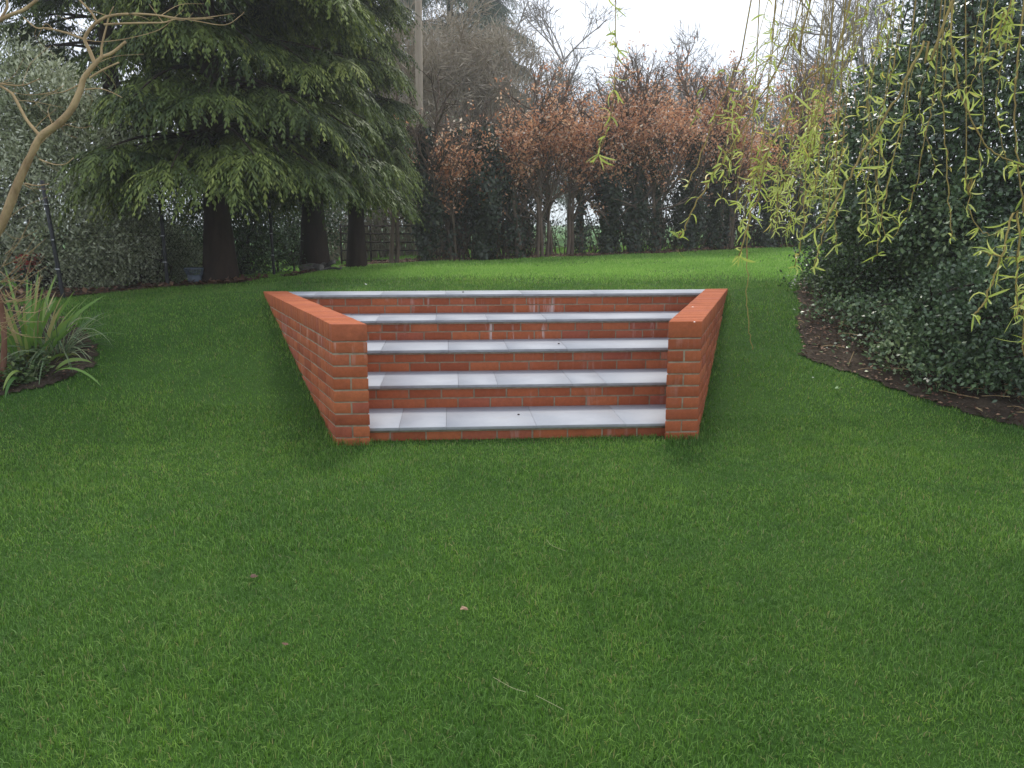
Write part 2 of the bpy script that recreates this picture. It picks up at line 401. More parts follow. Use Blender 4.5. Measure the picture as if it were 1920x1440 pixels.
# ------------------------------------------------------------------ brick material
def brick_mat():
    m, n, b = mat('red_brick')
    at = n.nodes.new('ShaderNodeAttribute'); at.attribute_name = 'rnd'
    r = ramp(n, [(0, (.32, .084, .036)), (.4, (.385, .104, .042)), (.8, (.45, .134, .053)), (1, (.35, .095, .055))], at.outputs['Fac'])
    t = noise(n, 40, 6, .7); r2 = ramp(n, [(.3, (.80, .78, .76)), (.7, (1.12, 1.12, 1.12))], t.outputs['Fac'])
    c = mixc(n, 'MULTIPLY', 1.0, r.outputs['Color'], r2.outputs['Color'])
    # lime bloom in vertical runs under the coping and on the risers
    tcn = n.nodes.new('ShaderNodeTexCoord'); mp = n.nodes.new('ShaderNodeMapping'); mp.inputs['Scale'].default_value = (14, 14, 1.6)
    n.links.new(tcn.outputs['Object'], mp.inputs['Vector'])
    t3 = noise(n, 1.0, 5, .65, vec=mp.outputs[0]); r3 = ramp(n, [(.55, (0, 0, 0)), (.72, (.75, .75, .75))], t3.outputs['Fac'])
    t4 = noise(n, 1.7, 2, .5); r4 = ramp(n, [(.42, (0, 0, 0)), (.56, (1, 1, 1))], t4.outputs['Fac'])
    a2 = n.nodes.new('ShaderNodeAttribute'); a2.attribute_name = 'bloom'
    f = n.nodes.new('ShaderNodeMath'); f.operation = 'MULTIPLY'; n.links.new(r3.outputs['Color'], f.inputs[0]); n.links.new(r4.outputs['Color'], f.inputs[1])
    f2 = n.nodes.new('ShaderNodeMath'); f2.operation = 'MULTIPLY'; n.links.new(f.outputs[0], f2.inputs[0]); n.links.new(a2.outputs['Fac'], f2.inputs[1])
    c = mixc(n, 'MIX', f2.outputs[0], c, (.62, .56, .53))
    t5 = noise(n, 2.3, 4, .6); r5 = ramp(n, [(.58, (1, 1, 1)), (.72, (.55, .52, .5))], t5.outputs['Fac'])
    c = mixc(n, 'MULTIPLY', .7, c, r5.outputs['Color'])
    n.links.new(c, b.inputs['Base Color']); b.inputs['Roughness'].default_value = .88; b.inputs['Specular IOR Level'].default_value = .25
    bp = n.nodes.new('ShaderNodeBump'); bp.inputs['Strength'].default_value = .35; bp.inputs['Distance'].default_value = .004
    n.links.new(t.outputs['Fac'], bp.inputs['Height']); n.links.new(bp.outputs[0], b.inputs['Normal'])
    return m
M_brick = brick_mat()
M_mortar = plain('mortar', (.24, .195, .13), .95, 0, (.36, .31, .22), 30)
M_capmortar = plain('red_mortar', (.33, .12, .06), .95, 0, (.42, .17, .09), 30)
def slab_mat():
    m, n, b = mat('blue_grey_stone')
    at = n.nodes.new('ShaderNodeAttribute'); at.attribute_name = 'rnd'
    r = ramp(n, [(0, (.315, .335, .37)), (.5, (.325, .345, .38)), (1, (.335, .355, .39))], at.outputs['Fac'])
    t = noise(n, 3.2, 6, .6); r2 = ramp(n, [(.3, (.84, .85, .87)), (.6, (1.04, 1.04, 1.03)), (.75, (1.0, .97, .93))], t.outputs['Fac'])
    c = mixc(n, 'MULTIPLY', 1.0, r.outputs['Color'], r2.outputs['Color'])
    t2 = noise(n, 55, 3, .6); r3 = ramp(n, [(.2, (.75, .75, .74)), (.36, (1, 1, 1))], t2.outputs['Fac'])
    c = mixc(n, 'MULTIPLY', .6, c, r3.outputs['Color'])
    n.links.new(c, b.inputs['Base Color']); b.inputs['Roughness'].default_value = .62; b.inputs['Specular IOR Level'].default_value = .35
    return m
M_slab = slab_mat()
M_slabedge = plain('sawn_stone_edge', (.25, .255, .265), .85, 0, (.32, .325, .335), 14)

CUBE = np.array([[0, 0, 0], [1, 0, 0], [1, 1, 0], [0, 1, 0], [0, 0, 1], [1, 0, 1], [1, 1, 1], [0, 1, 1]], float)
CF = np.array([[0, 3, 2, 1], [4, 5, 6, 7], [0, 1, 5, 4], [1, 2, 6, 5], [2, 3, 7, 6], [3, 0, 4, 7]])
class Boxes:
    """boxes in (a,b,z) with a chosen shear, mapped to the world"""
    def __init__(s): s.V = []; s.F = []; s.R = []; s.M = []; s.B = []; s.n = 0
    def add(s, a0, a1, b0, b1, z0, z1, fn, r=None, mi=0, jit=0.0, bloom=0.0, mtop=None):
        c = CUBE*[a1-a0, b1-b0, z1-z0]+[a0, b0, z0]
        if jit: c = c+rng.normal(0, jit, c.shape)*.5+rng.normal(0, jit, 3)*.6
        s.V.append(np.array([fn(*q) for q in c])); s.F.append(CF+s.n); s.n += 8
        s.R.append(np.full(8, rng.random() if r is None else r)); s.B.append(np.full(8, bloom))
        mm = np.full(6, mi)
        if mtop is not None: mm[1] = mtop
        s.M.append(mm)
    def taper(s, l0, l1, r0, r1, b0, b1, z0, z1, fn, mi=0, mtop=None):
        c = np.array([[l0, b0, z0], [r0, b0, z0], [r1, b1, z0], [l1, b1, z0], [l0, b0, z1], [r0, b0, z1], [r1, b1, z1], [l1, b1, z1]])
        s.V.append(np.array([fn(*q) for q in c])); s.F.append(CF+s.n); s.n += 8
        s.R.append(np.full(8, rng.random())); s.B.append(np.zeros(8)); mm = np.full(6, mi)
        if mtop is not None: mm[1] = mtop
        s.M.append(mm)
    def build(s, name, mats, parent=None, bevel=0.0, segs=1):
        o = rawmesh(name, np.concatenate(s.V), np.concatenate(s.F), mats, parent, np.concatenate(s.R), np.concatenate(s.M))
        at = o.data.attributes.new('bloom', 'FLOAT', 'POINT'); at.data.foreach_set('value', np.concatenate(s.B).astype(np.float32))
        if bevel:
            md = o.modifiers.new('bevel', 'BEVEL'); md.width = bevel; md.segments = segs; md.limit_method = 'NONE'
        return o
steps = thing('garden_steps', 'brick garden steps with five pale stone treads set in the grassy bank', 'steps', loc=SW(WID/2, DEP/2, 0))
def side_wall(side):
    fn = (lambda t, s, z: SW(-WT+t-SL*s, s, z)) if side < 0 else (lambda t, s, z: SW(WID+t+SR*s, s, z))
    bx = Boxes(); J = .010; capb = ZC-.1025
    bx.add(.006, WT-.006, .005, DEP-.005, -.15, capb-.002, fn, mi=1)
    for c in range(11):
        z1 = capb-J-c*.075; z0 = z1-.065
        bl = .8 if c < 5 else .3
        if side > 0: bl *= .4
        if c % 2 == 0:     # header course: a stretcher closes the front, headers behind
            s = 0.0; ln = .1025
            while s < DEP-.02:
                e = min(s+ln, DEP); bx.add(0, WT, s, e, z0, z1, fn, jit=.0013, bloom=bl); s = e+J
                ln = .0575 if s < .2 else .1025
        else:              # stretchers in two leaves
            s = 0.0
            while s < DEP-.02:
                e = min(s+.215, DEP); h = WT/2
                bx.add(0, h-J/2, s, e, z0, z1, fn, jit=.0013, bloom=bl); bx.add(h+J/2, WT, s, e, z0, z1, fn, jit=.0013, bloom=bl); s = e+J
    wl = bx.build('side_wall', [M_brick, M_mortar], steps, .003, 2)
    wl['label'] = 'left brick side wall of the steps' if side < 0 else 'right brick side wall of the steps'
    cp = Boxes(); cp.add(.003, WT-.003, .003, DEP-.003, capb, ZC-.003, fn, mi=1)
    s = 0.0
    first = True
    while s < DEP-.03:
        e = min(s+.066, DEP); cp.add(0, WT, s, e, capb, ZC, fn, r=rng.uniform(.45, .95), jit=.0011); s = e+.0085
    cp.build('coping', [M_brick, M_capmortar], wl, .0028, 2)
side_wall(-1); side_wall(1)
# risers and treads
joints = [[.19, .485, 1.055, 1.625], [.235, .77, 1.04, 1.56, 1.80], [.40, .90, 1.35, 1.80], [.27, .52, 1.0, 1.42, 1.9], [.15, .72, 1.28, 1.95, 2.6]]
def gen(a, b, z): return SW(a, b, z)
for k in range(5):
    b0 = D1+k*GO; z = Z1+k*RIS; al = -SL*b0; ar = WID+SR*b0
    rb = b0+.028; zb = z-.0235
    zlow = (Z1+(k-1)*RIS) if k else -.10
    bx = Boxes(); bx.add(al-.03, ar+.03, rb+.006, rb+.10, zlow-.03, zb+.001, gen, mi=1)
    zz = zb-.004; c = 0
    while zz > zlow:
        off = [0, .1125][c % 2]+k*.07; a = al-.2+off-.1125
        hgt = .065
        while a < ar:
            e = a+.215
            a_, e_ = max(a, al-.02), min(e, ar+.02)
            if e_-a_ > .02: bx.add(a_, e_, rb, rb+.09, max(zz-hgt, zlow-.03), zz, gen, jit=.001, bloom=(2.2 if k == 3 else 1.3 if k == 4 else .4))
            a = e+.010
        zz -= .075; c += 1
    bx.build('riser', [M_brick, M_mortar], steps, .0025, 2)
    b1 = DEP+.0 if k == 4 else b0+GO+.04
    tr = Boxes(); alb = -SL*b1; arb = WID+SR*b1
    tr.taper(al-.03, alb-.03, ar+.03, arb+.03, b0+.02, b1-.01, z-.034, z-.0195, gen, mi=1)
    trd = tr.build('tread', [M_slab, M_mortar], steps)
    js = [-.06]+joints[k]; js = [al+j for j in js if al+j < ar-.05]+[ar+.06]
    for i in range(len(js)-1):
        sb = Boxes(); dzz = rng.normal(0, .0009)
        l0 = al-.05 if i == 0 else js[i]+.0006; r0 = ar+.05 if i == len(js)-2 else js[i+1]-.0006
        l1 = alb-.05 if i == 0 else l0; r1 = arb+.05 if i == len(js)-2 else r0
        sb.taper(l0, l1, r0, r1, b0+rng.uniform(-.002, .002), b1, z-.0195, z+dzz, gen, mi=1, mtop=0)
        so = sb.build('paving_slab', [M_slab, M_slabedge], trd, .0009, 1)
# backing core so no daylight shows under the treads
# ------------------------------------------------------------------ conifers
def spray_set(A, D, S, Ln, r0, nl=8, lw=.019, ll=.34, droop=.58):
    """feathery flat sprays; A anchors, D axis, S side vector"""
    parts = []
    dn = np.array([0, 0, -1.]); Ln = Ln[:, None]; n = len(A)
    Nn = nrm(np.cross(S, D))
    ts = np.linspace(.08, 1, nl)
    for i, t in enumerate(ts):
        base = A+D*Ln*t*(1-.12*t)+dn*droop*Ln*t*t
        ax = nrm(D+dn*droop*2*t)
        for sg in (-1, 1):
            d = nrm(ax*.85+S*sg*(.95-.6*t)+dn*.42+rng.normal(0, .08, (n, 3)))
            l = Ln[:, 0]*ll*(1.15-.8*t)*rng.uniform(.75, 1.25, n)
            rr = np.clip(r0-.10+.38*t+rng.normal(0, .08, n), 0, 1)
            parts.append(leaves(base, d, Nn+rng.normal(0, .25, (n, 3)), l, lw*rng.uniform(.8, 1.3, n), rr, .1))
        if i % 2 == 0:
            parts.append(leaves(base-ax*Ln*.05, ax+rng.normal(0, .08, (n, 3)), Nn, Ln[:, 0]*.3, lw*1.3, np.clip(r0+.1*t, 0, 1)))
    return parts
def cedar(label, base, H, R, zmin, nb, trunk_r, azr=(0, 2*np.pi), dens=16, lean=(0, 0), rr=(.05, .35), name='cedar_tree', group=None, m=M_conifer, slen=.42, skirt=None, cat='conifer', gap=.52, rl=1.0):
    bx, by = base; z0 = float(terrain(bx, by)) - .05
    root = thing(name, label, cat, group, (bx, by, z0))
    T = Tubes(); zz = np.linspace(0, H, 12)
    pts = np.stack([bx+lean[0]*zz/H, by+lean[1]*zz/H, z0+zz], 1)
    T.add(pts, np.maximum(trunk_r*(1-.9*zz/H)+trunk_r*.3*np.exp(-zz*4), .01), 12)
    T.build('trunk', M_bark_dark, root)
    BT = Tubes(); parts = []; A = []; D = []; S = []; Ls = []; R0 = []
    lst = []
    nlev = max(3, int((H-zmin)/gap)); per = max(5, nb//nlev)
    for i in range(nlev*per):
        lv = i//per; lst.append((zmin+gap*lv+rng.normal(0, .07), azr[0]+(azr[1]-azr[0])*((i*.6180339+lv*.13) % 1), None))
    for s in (skirt or []): lst.append(s)
    for (z, az, ov) in lst:
        L0 = R*(1-.93*max(0, z-zmin)/(H-zmin))**.75*rng.uniform(.72, 1.12) if ov is None else ov
        if math.cos(az) < 0: L0 *= 1+(rl-1)*(-math.cos(az))
        dr = np.array([math.cos(az), math.sin(az), 0]); sd_ = np.array([-dr[1], dr[0], 0])
        t = np.linspace(0, 1, 9)[:, None]; dp = rng.uniform(.24, .40)
        o0 = np.array([bx+lean[0]*z/H, by+lean[1]*z/H, z0+z])
        bp = o0+dr*L0*t+np.array([0, 0, 1.])*L0*(.22*t-dp*1.25*t*t)+sd_*L0*rng.uniform(-.12, .12)*t*t
        BT.add(bp, [.035*L0/2.2+.006, .006], 5)
        n = max(3, int(dens*L0*1.6/5))
        u = rng.uniform(.28, 1, n)**.75; q = u*8; ii = np.minimum(q.astype(int), 7); fr = (q-ii)[:, None]
        anc = bp[ii]*(1-fr)+bp[ii+1]*fr; tan = nrm(bp[ii+1]-bp[ii])
        sg = rng.choice([-1., 1.], n)[:, None]
        side = L0*.38*(1-u*.72)[:, None]*rng.uniform(0, 1, (n, 1))
        d = nrm(tan*(.55+u[:, None]*.6)+sd_*sg*rng.uniform(.3, 1.0, (n, 1))+rng.normal(0, .12, (n, 3)))
        a0 = anc+sd_*sg*side*.9+tan*side*.5+np.array([0, 0, -1.])*side*.35
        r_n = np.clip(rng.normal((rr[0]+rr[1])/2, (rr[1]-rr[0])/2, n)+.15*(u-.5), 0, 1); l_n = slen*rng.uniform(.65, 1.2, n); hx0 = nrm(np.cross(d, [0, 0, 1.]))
        for ang in (-1.15, -.58, 0., .58, 1.15):
            aa = ang+rng.normal(0, .10, (n, 1)); dd_ = nrm(d*np.cos(aa)+hx0*np.sin(aa)+[0, 0, .10])
            A.append(a0+rng.normal(0, .02, (n, 3))); D.append(dd_); S.append(nrm(np.cross(dd_, [0, 0, 1.])))
            Ls.append(l_n*(1-.16*abs(ang))*rng.uniform(.9, 1.1, n)); R0.append(np.clip(r_n+rng.normal(0, .05, n), 0, 1))
    BT.build('branch', M_bark_dark, root)
    A = np.concatenate(A); D = np.concatenate(D); S = np.concatenate(S); Ls = np.concatenate(Ls); R0 = np.concatenate(R0)
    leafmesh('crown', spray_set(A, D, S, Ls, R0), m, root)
    return root
def XY(px, Y): return ((px-960)/F_PX*Y*(CP+0*1)/1.0*1.0/CP*1.0, Y)
def xat(px, Y, py=480): return float(P(px, py, Y)[0])

sk = [(1.42+.05*i, a, L_) for i, (a, L_) in enumerate([(-2.7, 1.1), (-2.3, 1.4), (-2.0, 2.0), (-1.7, 2.0), (-1.4, 2.0), (-1.1, 2.0), (-.8, 1.8), (-.5, 1.4)])]
cedar('broad dark green cedar with drooping sprays and the thickest trunk', (xat(412, 9.9), 9.9), 9.5, 2.0, 1.58, 235, .16, dens=38, gap=.60, skirt=sk, rr=(.0, .55), rl=.42, slen=.40)
sk2 = [(1.40+.05*i, a, 1.25) for i, a in enumerate(np.linspace(-2.4, -.3, 8))]
cedar('tall cedar whose dark trunk stands behind the stacked logs', (xat(590, 13.3), 13.3), 10.5, 1.42, 1.6, 235, .19, dens=40, skirt=sk2, rr=(.10, .5), slen=.42)
cedar('slimmer cedar right of the logs with a leaning dark trunk', (xat(668, 14.2), 14.2), 9, .92, 1.7, 110, .15, dens=42, lean=(.2, 0), rr=(.0, .4), slen=.42)
cedar('dark cedar at the left edge behind the grey-green shrubs', (xat(235, 12.8), 12.8), 10, 1.6, 2.3, 120, .15, dens=34, rr=(.0, .4), slen=.42)
cedar('pale grey-green fir far behind the wooden pole', (xat(850, 31), 31), 15, 3.6, 3.0, 150, .2, dens=24, name='fir_tree', m=M_fir, slen=.9, rr=(.2, .8), gap=.9)

# ------------------------------------------------------------------ shrubs made of lobes
def shrub(name, label, cat, lobes, n, ls, lw, m, wood=M_bark_dark, cl=11, cr=.11, base=None, group=None, rb=(0, .9), inner=.3, nst=50, up=.2, trunk=None, flat=0.):
    lobes = np.array(lobes, float)
    cx, cy = (lobes[:, 0].mean(), lobes[:, 1].min()+.6) if base is None else base
    z0 = float(terrain(cx, cy))-.03
    root = thing(name, label, cat, group, (cx, cy, z0))
    vol = lobes[:, 3]*lobes[:, 4]+lobes[:, 3]*lobes[:, 5]; nc = n//cl
    k = rng.choice(len(lobes), nc, p=vol/vol.sum()); lo = lobes[k]
    d = rdir(nc); rad = np.where(rng.random(nc) < inner, rng.uniform(.2, .8, nc), rng.uniform(.78, 1.06, nc))
    bump = 1+.24*np.sin(d[:, 0]*7+k)*np.sin(d[:, 2]*8+k*2)+.10*np.sin(d[:, 1]*15+d[:, 2]*13)
    C = lo[:, :3]+d*lo[:, 3:6]*(rad*bump)[:, None]
    ok = C[:, 2] > terrain(C[:, 0], C[:, 1])+.02; C, d = C[ok], d[ok]; nc = len(C)
    T = Tubes()
    if trunk:
        for (tx, ty, th, tr) in trunk:
            tz = float(terrain(tx, ty)); T.add(curve([(tx, ty, tz-.1), (tx+rng.normal(0, .05), ty, tz+th*.5), (tx+rng.normal(0, .1), ty, tz+th)], 4), [tr, tr*.5], 8)
    for i in range(nst):
        q = C[rng.integers(nc)]; l = lobes[rng.integers(len(lobes))]
        s = np.array([cx+rng.normal(0, .2*lobes[:, 3].max()), cy+rng.normal(0, .15), 0]); s[2] = terrain(s[0], s[1])-.03
        if np.linalg.norm(q-s) > 4.5: continue
        mid = (s+q)/2+rng.normal(0, .12, 3); T.add(curve([s, mid, q], 4), [.016, .004], 4, rng.random())
    T.build('trunk' if trunk else 'stem', wood, root)
    loff = rng.normal(0, .14, len(lobes)); R = np.repeat(rng.normal(.45, .2, nc)+loff[k[ok]]+.12*np.sin(C[:, 0]*4+C[:, 2]*5), cl); Cc = np.repeat(C, cl, 0); dd = np.repeat(d, cl, 0)
    N = len(Cc); Pp = Cc+rng.normal(0, cr*.55, (N, 3)); D = nrm(dd*.6+rdir(N)*1.0+np.array([0, 0, up]))
    if flat: D[:, 2] *= 1-flat; D = nrm(D)
    ok = Pp[:, 2] > terrain(Pp[:, 0], Pp[:, 1])+.01
    Nn = nrm(rdir(N)+np.array([0, -.3, .8]))
    v, f, r = leaves(Pp[ok], D[ok], Nn[ok], ls*rng.uniform(.6, 1.25, N)[ok], lw*rng.uniform(.7, 1.2, N)[ok], np.clip(R+rng.normal(0, .18, N), rb[0], rb[1])[ok], .12)
    leafmesh('crown', [(v, f, r)], m, root)
    return root
def lb(px, py, Y, rx, ry, rz):
    p = P(px, py, Y); return (p[0], p[1], p[2], rx, ry, rz)
shrub('evergreen_shrub', 'tall grey-green evergreen shrub filling the left edge behind the wire fence', 'shrub',
      [lb(20, 240, 9.7, .8, .5, .8), lb(110, 250, 9.6, .65, .5, .7), lb(185, 320, 9.6, .42, .4, .5), lb(40, 400, 9.6, .9, .5, .8), lb(160, 430, 9.6, .6, .4, .6), lb(-120, 280, 9.8, 1.1, .7, 1.1), lb(-100, 450, 9.6, .9, .5, .7), lb(80, 165, 9.7, .4, .4, .35)],
      46000, .068, .024, M_olive, cl=12, cr=.13, rb=(0, 1), inner=.25, up=.5)
shrub('evergreen_shrub', 'rounded grey-green shrub behind the wire fence between its first two posts', 'shrub',
      [lb(225, 440, 9.9, .42, .4, .5), lb(285, 470, 10.4, .45, .4, .45), lb(215, 510, 9.8, .5, .4, .35), lb(330, 500, 10.7, .45, .4, .4), lb(240, 385, 10.0, .3, .3, .3)],
      24000, .052, .020, M_olive, cl=12, cr=.12, rb=(0, .85), up=.4)
shrub('laurel_shrub', 'dark glossy shrub right of the thick cedar trunk behind the fence', 'shrub',
      [lb(470, 440, 12.2, .5, .5, .6), lb(490, 490, 12.3, .5, .4, .4), lb(455, 380, 12.4, .5, .5, .5), lb(400, 460, 12.4, .7, .5, .7), lb(340, 430, 12, .5, .5, .7)],
      13000, .07, .022, M_ivy, cl=10, cr=.14, rb=(0, .8))
shrub('conifer_shrub', 'dull blue-green shrub seen between the fence end and the twin cedar trunk', 'shrub',
      [lb(545, 430, 17, .7, .6, .65), lb(590, 400, 17.5, .8, .6, .8), lb(510, 390, 17.3, .8, .6, .7)], 9000, .10, .03, M_ivy, cl=10, cr=.18, rb=(.3, 1))
shrub('red_shrub', 'small shrub with dull red leaves behind the first fence post', 'shrub', [lb(62, 487, 9.15, .085, .07, .06), lb(48, 495, 9.15, .07, .06, .05)], 120, .04, .02, M_redleaf, cl=5, cr=.05, nst=6)

# ------------------------------------------------------------------ copper hedge trees
def hedge_tree(px, Y, tr, h, label, copper=1.0, ivy=0.0, ivr=.28, lean=0.0, w=.55, ivh=2.3, low=1.0):
    x = xat(px, Y); z0 = float(terrain(x, Y))-.03
    root = thing('hedge_tree', label, 'tree', 'hedge trees beyond the upper lawn', (x, Y, z0))
    T = Tubes(); tips = []
    spec = [(int(22*low), .40, w, .06, .03), (7, .52, .50, .09, .05), (6, .5, .6, .12, .02)]
    tr *= .62; h -= .62 if px > 1100 else .42
    for q in range(2 if tr < .045 else 1):
        grow(T, (x+q*.09, Y+q*.05, z0), (lean+rng.normal(0, .06), rng.normal(0, .04), 1), h, tr, 0, spec, tips, 7)
    T.build('trunk', M_bark_brown, root)
    tp = np.array([t[0] for t in tips]); td = np.array([t[1] for t in tips])
    zc = tp[:, 2]-z0
    band = np.clip((zc-1.2-.35*np.sin(tp[:, 0]*2.1))/.6, .07, 1)*np.clip((h*1.02-zc)/.4, .12, 1)
    keep = rng.random(len(tp)) < band*copper*.85
    tp, td = tp[keep], td[keep]
    if len(tp) > 8:
        cl = 12; C = np.repeat(tp, cl, 0)+rng.normal(0, .10, (len(tp)*cl, 3)); N = len(C)
        D = nrm(np.repeat(td, cl, 0)*.3+rdir(N)); r = np.clip(np.repeat(rng.normal(.5, .2, len(tp)), cl)+rng.normal(0, .2, N), 0, 1)
        leafmesh('crown', [leaves(C, D, nrm(rdir(N)+[0, -.3, .5]), .065*rng.uniform(.6, 1.3, N), .040*rng.uniform(.6, 1.2, N), r, .2)], M_copper, root)
    if ivy > 0:
        n = int(2600*ivy); zz = rng.uniform(0, 1, n)**.8*ivh; az = rng.uniform(0, 2*np.pi, n)
        rr = ivr*(.55+.35*np.sin(zz*3+x*5)+.25*np.sin(az*3+zz*5))*rng.uniform(.5, 1.15, n)
        C = np.stack([x+lean*zz+np.cos(az)*rr, Y+np.sin(az)*rr, z0+.05+zz], 1)
        leafmesh('ivy', [leaves(C, nrm(rdir(n)+[0, 0, -.3]), nrm(np.stack([np.cos(az), np.sin(az), .4*np.ones(n)], 1)+rdir(n)*.5), .085*rng.uniform(.6, 1.2, n), .06, np.clip(rng.normal(.4, .22, n), 0, 1), .1)], M_darkivy, root)
    return root
HT = [
 (733, 15.2, .07, 3.0, 'bare hedge tree with arching boughs in front of the metal gate', .05, 0, .2, 0, .8),
 (800, 15.4, .09, 3.2, 'ivy-clad hedge tree at the right end of the metal gate', .05, 1.6, .34, 0, .5),
 (846, 15.6, .05, 2.6, 'thin-stemmed hedge tree between two ivy-clad ones, copper only at its top', .75, .2, .2, .02, .5),
 (908, 15.7, .10, 2.75, 'copper-leaved hedge tree swathed in a broad dark ivy column', .9, 2.6, .48, 0, .55),
 (972, 16.1, .065, 2.8, 'copper-leaved hedge tree with a leaning second stem, right of the broad ivy column', .9, .25, .2, -.12, .5),
 (1008, 16.3, .06, 3.3, 'slim copper-leaved hedge tree left of the bright gap in the hedge', .8, 0, .2, .03, .5),
 (1026, 16.6, .05, 3.0, 'thinnest dark-stemmed hedge tree at the left side of the bright gap', .7, 0, .2, .03, .5),
 (1064, 16.7, .06, 3.1, 'crooked hedge tree in the middle of the bright gap with copper leaves low down', .8, 0, .2, .15, .7),
 (1088, 16.9, .085, 3.3, 'straight dark-trunked hedge tree at the right side of the bright gap', .9, .3, .15, 0, .5),
 (1140, 17.0, .09, 3.5, 'copper-leaved hedge tree with a dark ivy mass right of the bright gap', .95, 2.2, .42, 0, .6),
 (1190, 17.2, .07, 3.7, 'hedge tree with ivy halfway up behind the middle of the top step', .95, 1.2, .3, 0, .6),
 (1228, 17.4, .07, 3.9, 'reddish-stemmed hedge tree with low copper sprays', 1.0, .4, .2, 0, .6),
 (1290, 17.7, .08, 3.9, 'copper-leaved hedge tree behind the tip of the leftmost long willow strand', 1.0, 1.5, .36, 0, .6),
 (1336, 18.0, .07, 3.8, 'copper-leaved hedge tree with ivy, directly beyond the right wall of the steps', 1.0, 1.5, .34, 0, .6),
 (1362, 18.2, .06, 3.7, 'bare-stemmed reddish hedge tree beyond the right wall of the steps', .95, .2, .2, 0, .6),
 (1438, 18.6, .11, 3.8, 'hedge tree with the widest dark trunk behind the willow strands', .95, 2.0, .36, 0, .6),
 (1500, 19.0, .08, 3.7, 'copper hedge tree mostly hidden by dense willow tufts', .9, 1.2, .3, 0, .6),
 (1565, 19.2, .08, 3.6, 'rightmost hedge tree beside the holly', .8, 1.2, .3, 0, .6)]
for a in HT: hedge_tree(*a)
# ------------------------------------------------------------------ bare trees and thickets behind
def bare_tree(px, Y, tr, h, label, m, kids=14, w=.5, low=.4, lv=(7, 6), thick=1.0):
    x = xat(px, Y); z0 = float(terrain(x, Y))-.03
    h *= .86 if px < 950 else .76; tr *= .8
    root = thing('bare_tree', label, 'tree', 'leafless trees behind the hedge', (x, Y, z0))
    T = Tubes(); tips = []
    spec = [(kids, .42, w, .05, .02), (lv[0], .5, .5, .09, .04), (lv[1], .5, .55, .12, .02)]
    for q in range(2): grow(T, (x+q*.25, Y+q*.1, z0), (rng.normal(0, .09), 0, 1), h*(1-.12*q), tr*(1-.2*q), 0, spec, tips, 6)
    T.build('trunk', m, root)
    C = np.array([t[0] for t in tips]); D = np.array([t[1] for t in tips])
    C = np.repeat(C, 8, 0); D = nrm(np.repeat(D, 8, 0)+rng.normal(0, .55, C.shape)); C = C+rng.normal(0, .12, C.shape)
    leafmesh('crown', [leaves(C, D, rdir(len(C)), rng.uniform(.2, .55, len(C)), .019*thick, rng.random(len(C)))], m, root)
BT_ = [(700, 19.5, .07, 4.2, 'low khaki leafless thicket tree behind the metal gate', M_bark_khaki, 18, .5),
 (745, 21.5, .07, 5.6, 'khaki leafless tree just left of the wooden pole', M_bark_khaki, 20, .45),
 (815, 22, .07, 5.3, 'dense khaki leafless tree just right of the wooden pole', M_bark_khaki, 22, .45),
 (868, 21.5, .07, 5.6, 'khaki leafless tree in front of the pale fir', M_bark_khaki, 20, .45),
 (925, 22.5, .07, 5.4, 'khaki leafless tree right of the pale fir', M_bark_khaki, 18, .5),
 (1000, 24, .10, 8.0, 'tallest leafless tree with curving boughs against the sky', M_bark_grey, 10, .55),
 (1065, 24.5, .08, 5.2, 'low grey leafless tree right of the tallest one', M_bark_grey, 18, .55),
 (1130, 25, .08, 5.0, 'low grey leafless tree behind the tufted willow strand', M_bark_grey, 18, .55),
 (1215, 25.5, .09, 5.6, 'grey leafless tree over the middle of the copper hedge', M_bark_grey, 16, .55),
 (1290, 26, .10, 6.8, 'slender grey leafless tree with upright twigs right of the sky gap', M_bark_grey, 10, .5),
 (1360, 26, .10, 5.8, 'grey leafless tree with a dark forked bough behind willow strands', M_bark_grey, 14, .55),
 (1450, 26.5, .10, 6.0, 'grey-brown leafless tree behind the willow curtain', M_bark_grey, 16, .55),
 (1545, 26, .11, 8.0, 'tall finely twigged leafless tree left of the holly', M_bark_grey, 18, .55),
 (1640, 25, .11, 8.6, 'tall finely twigged leafless tree showing over the holly', M_bark_grey, 18, .55)]
for a in BT_: bare_tree(*a)
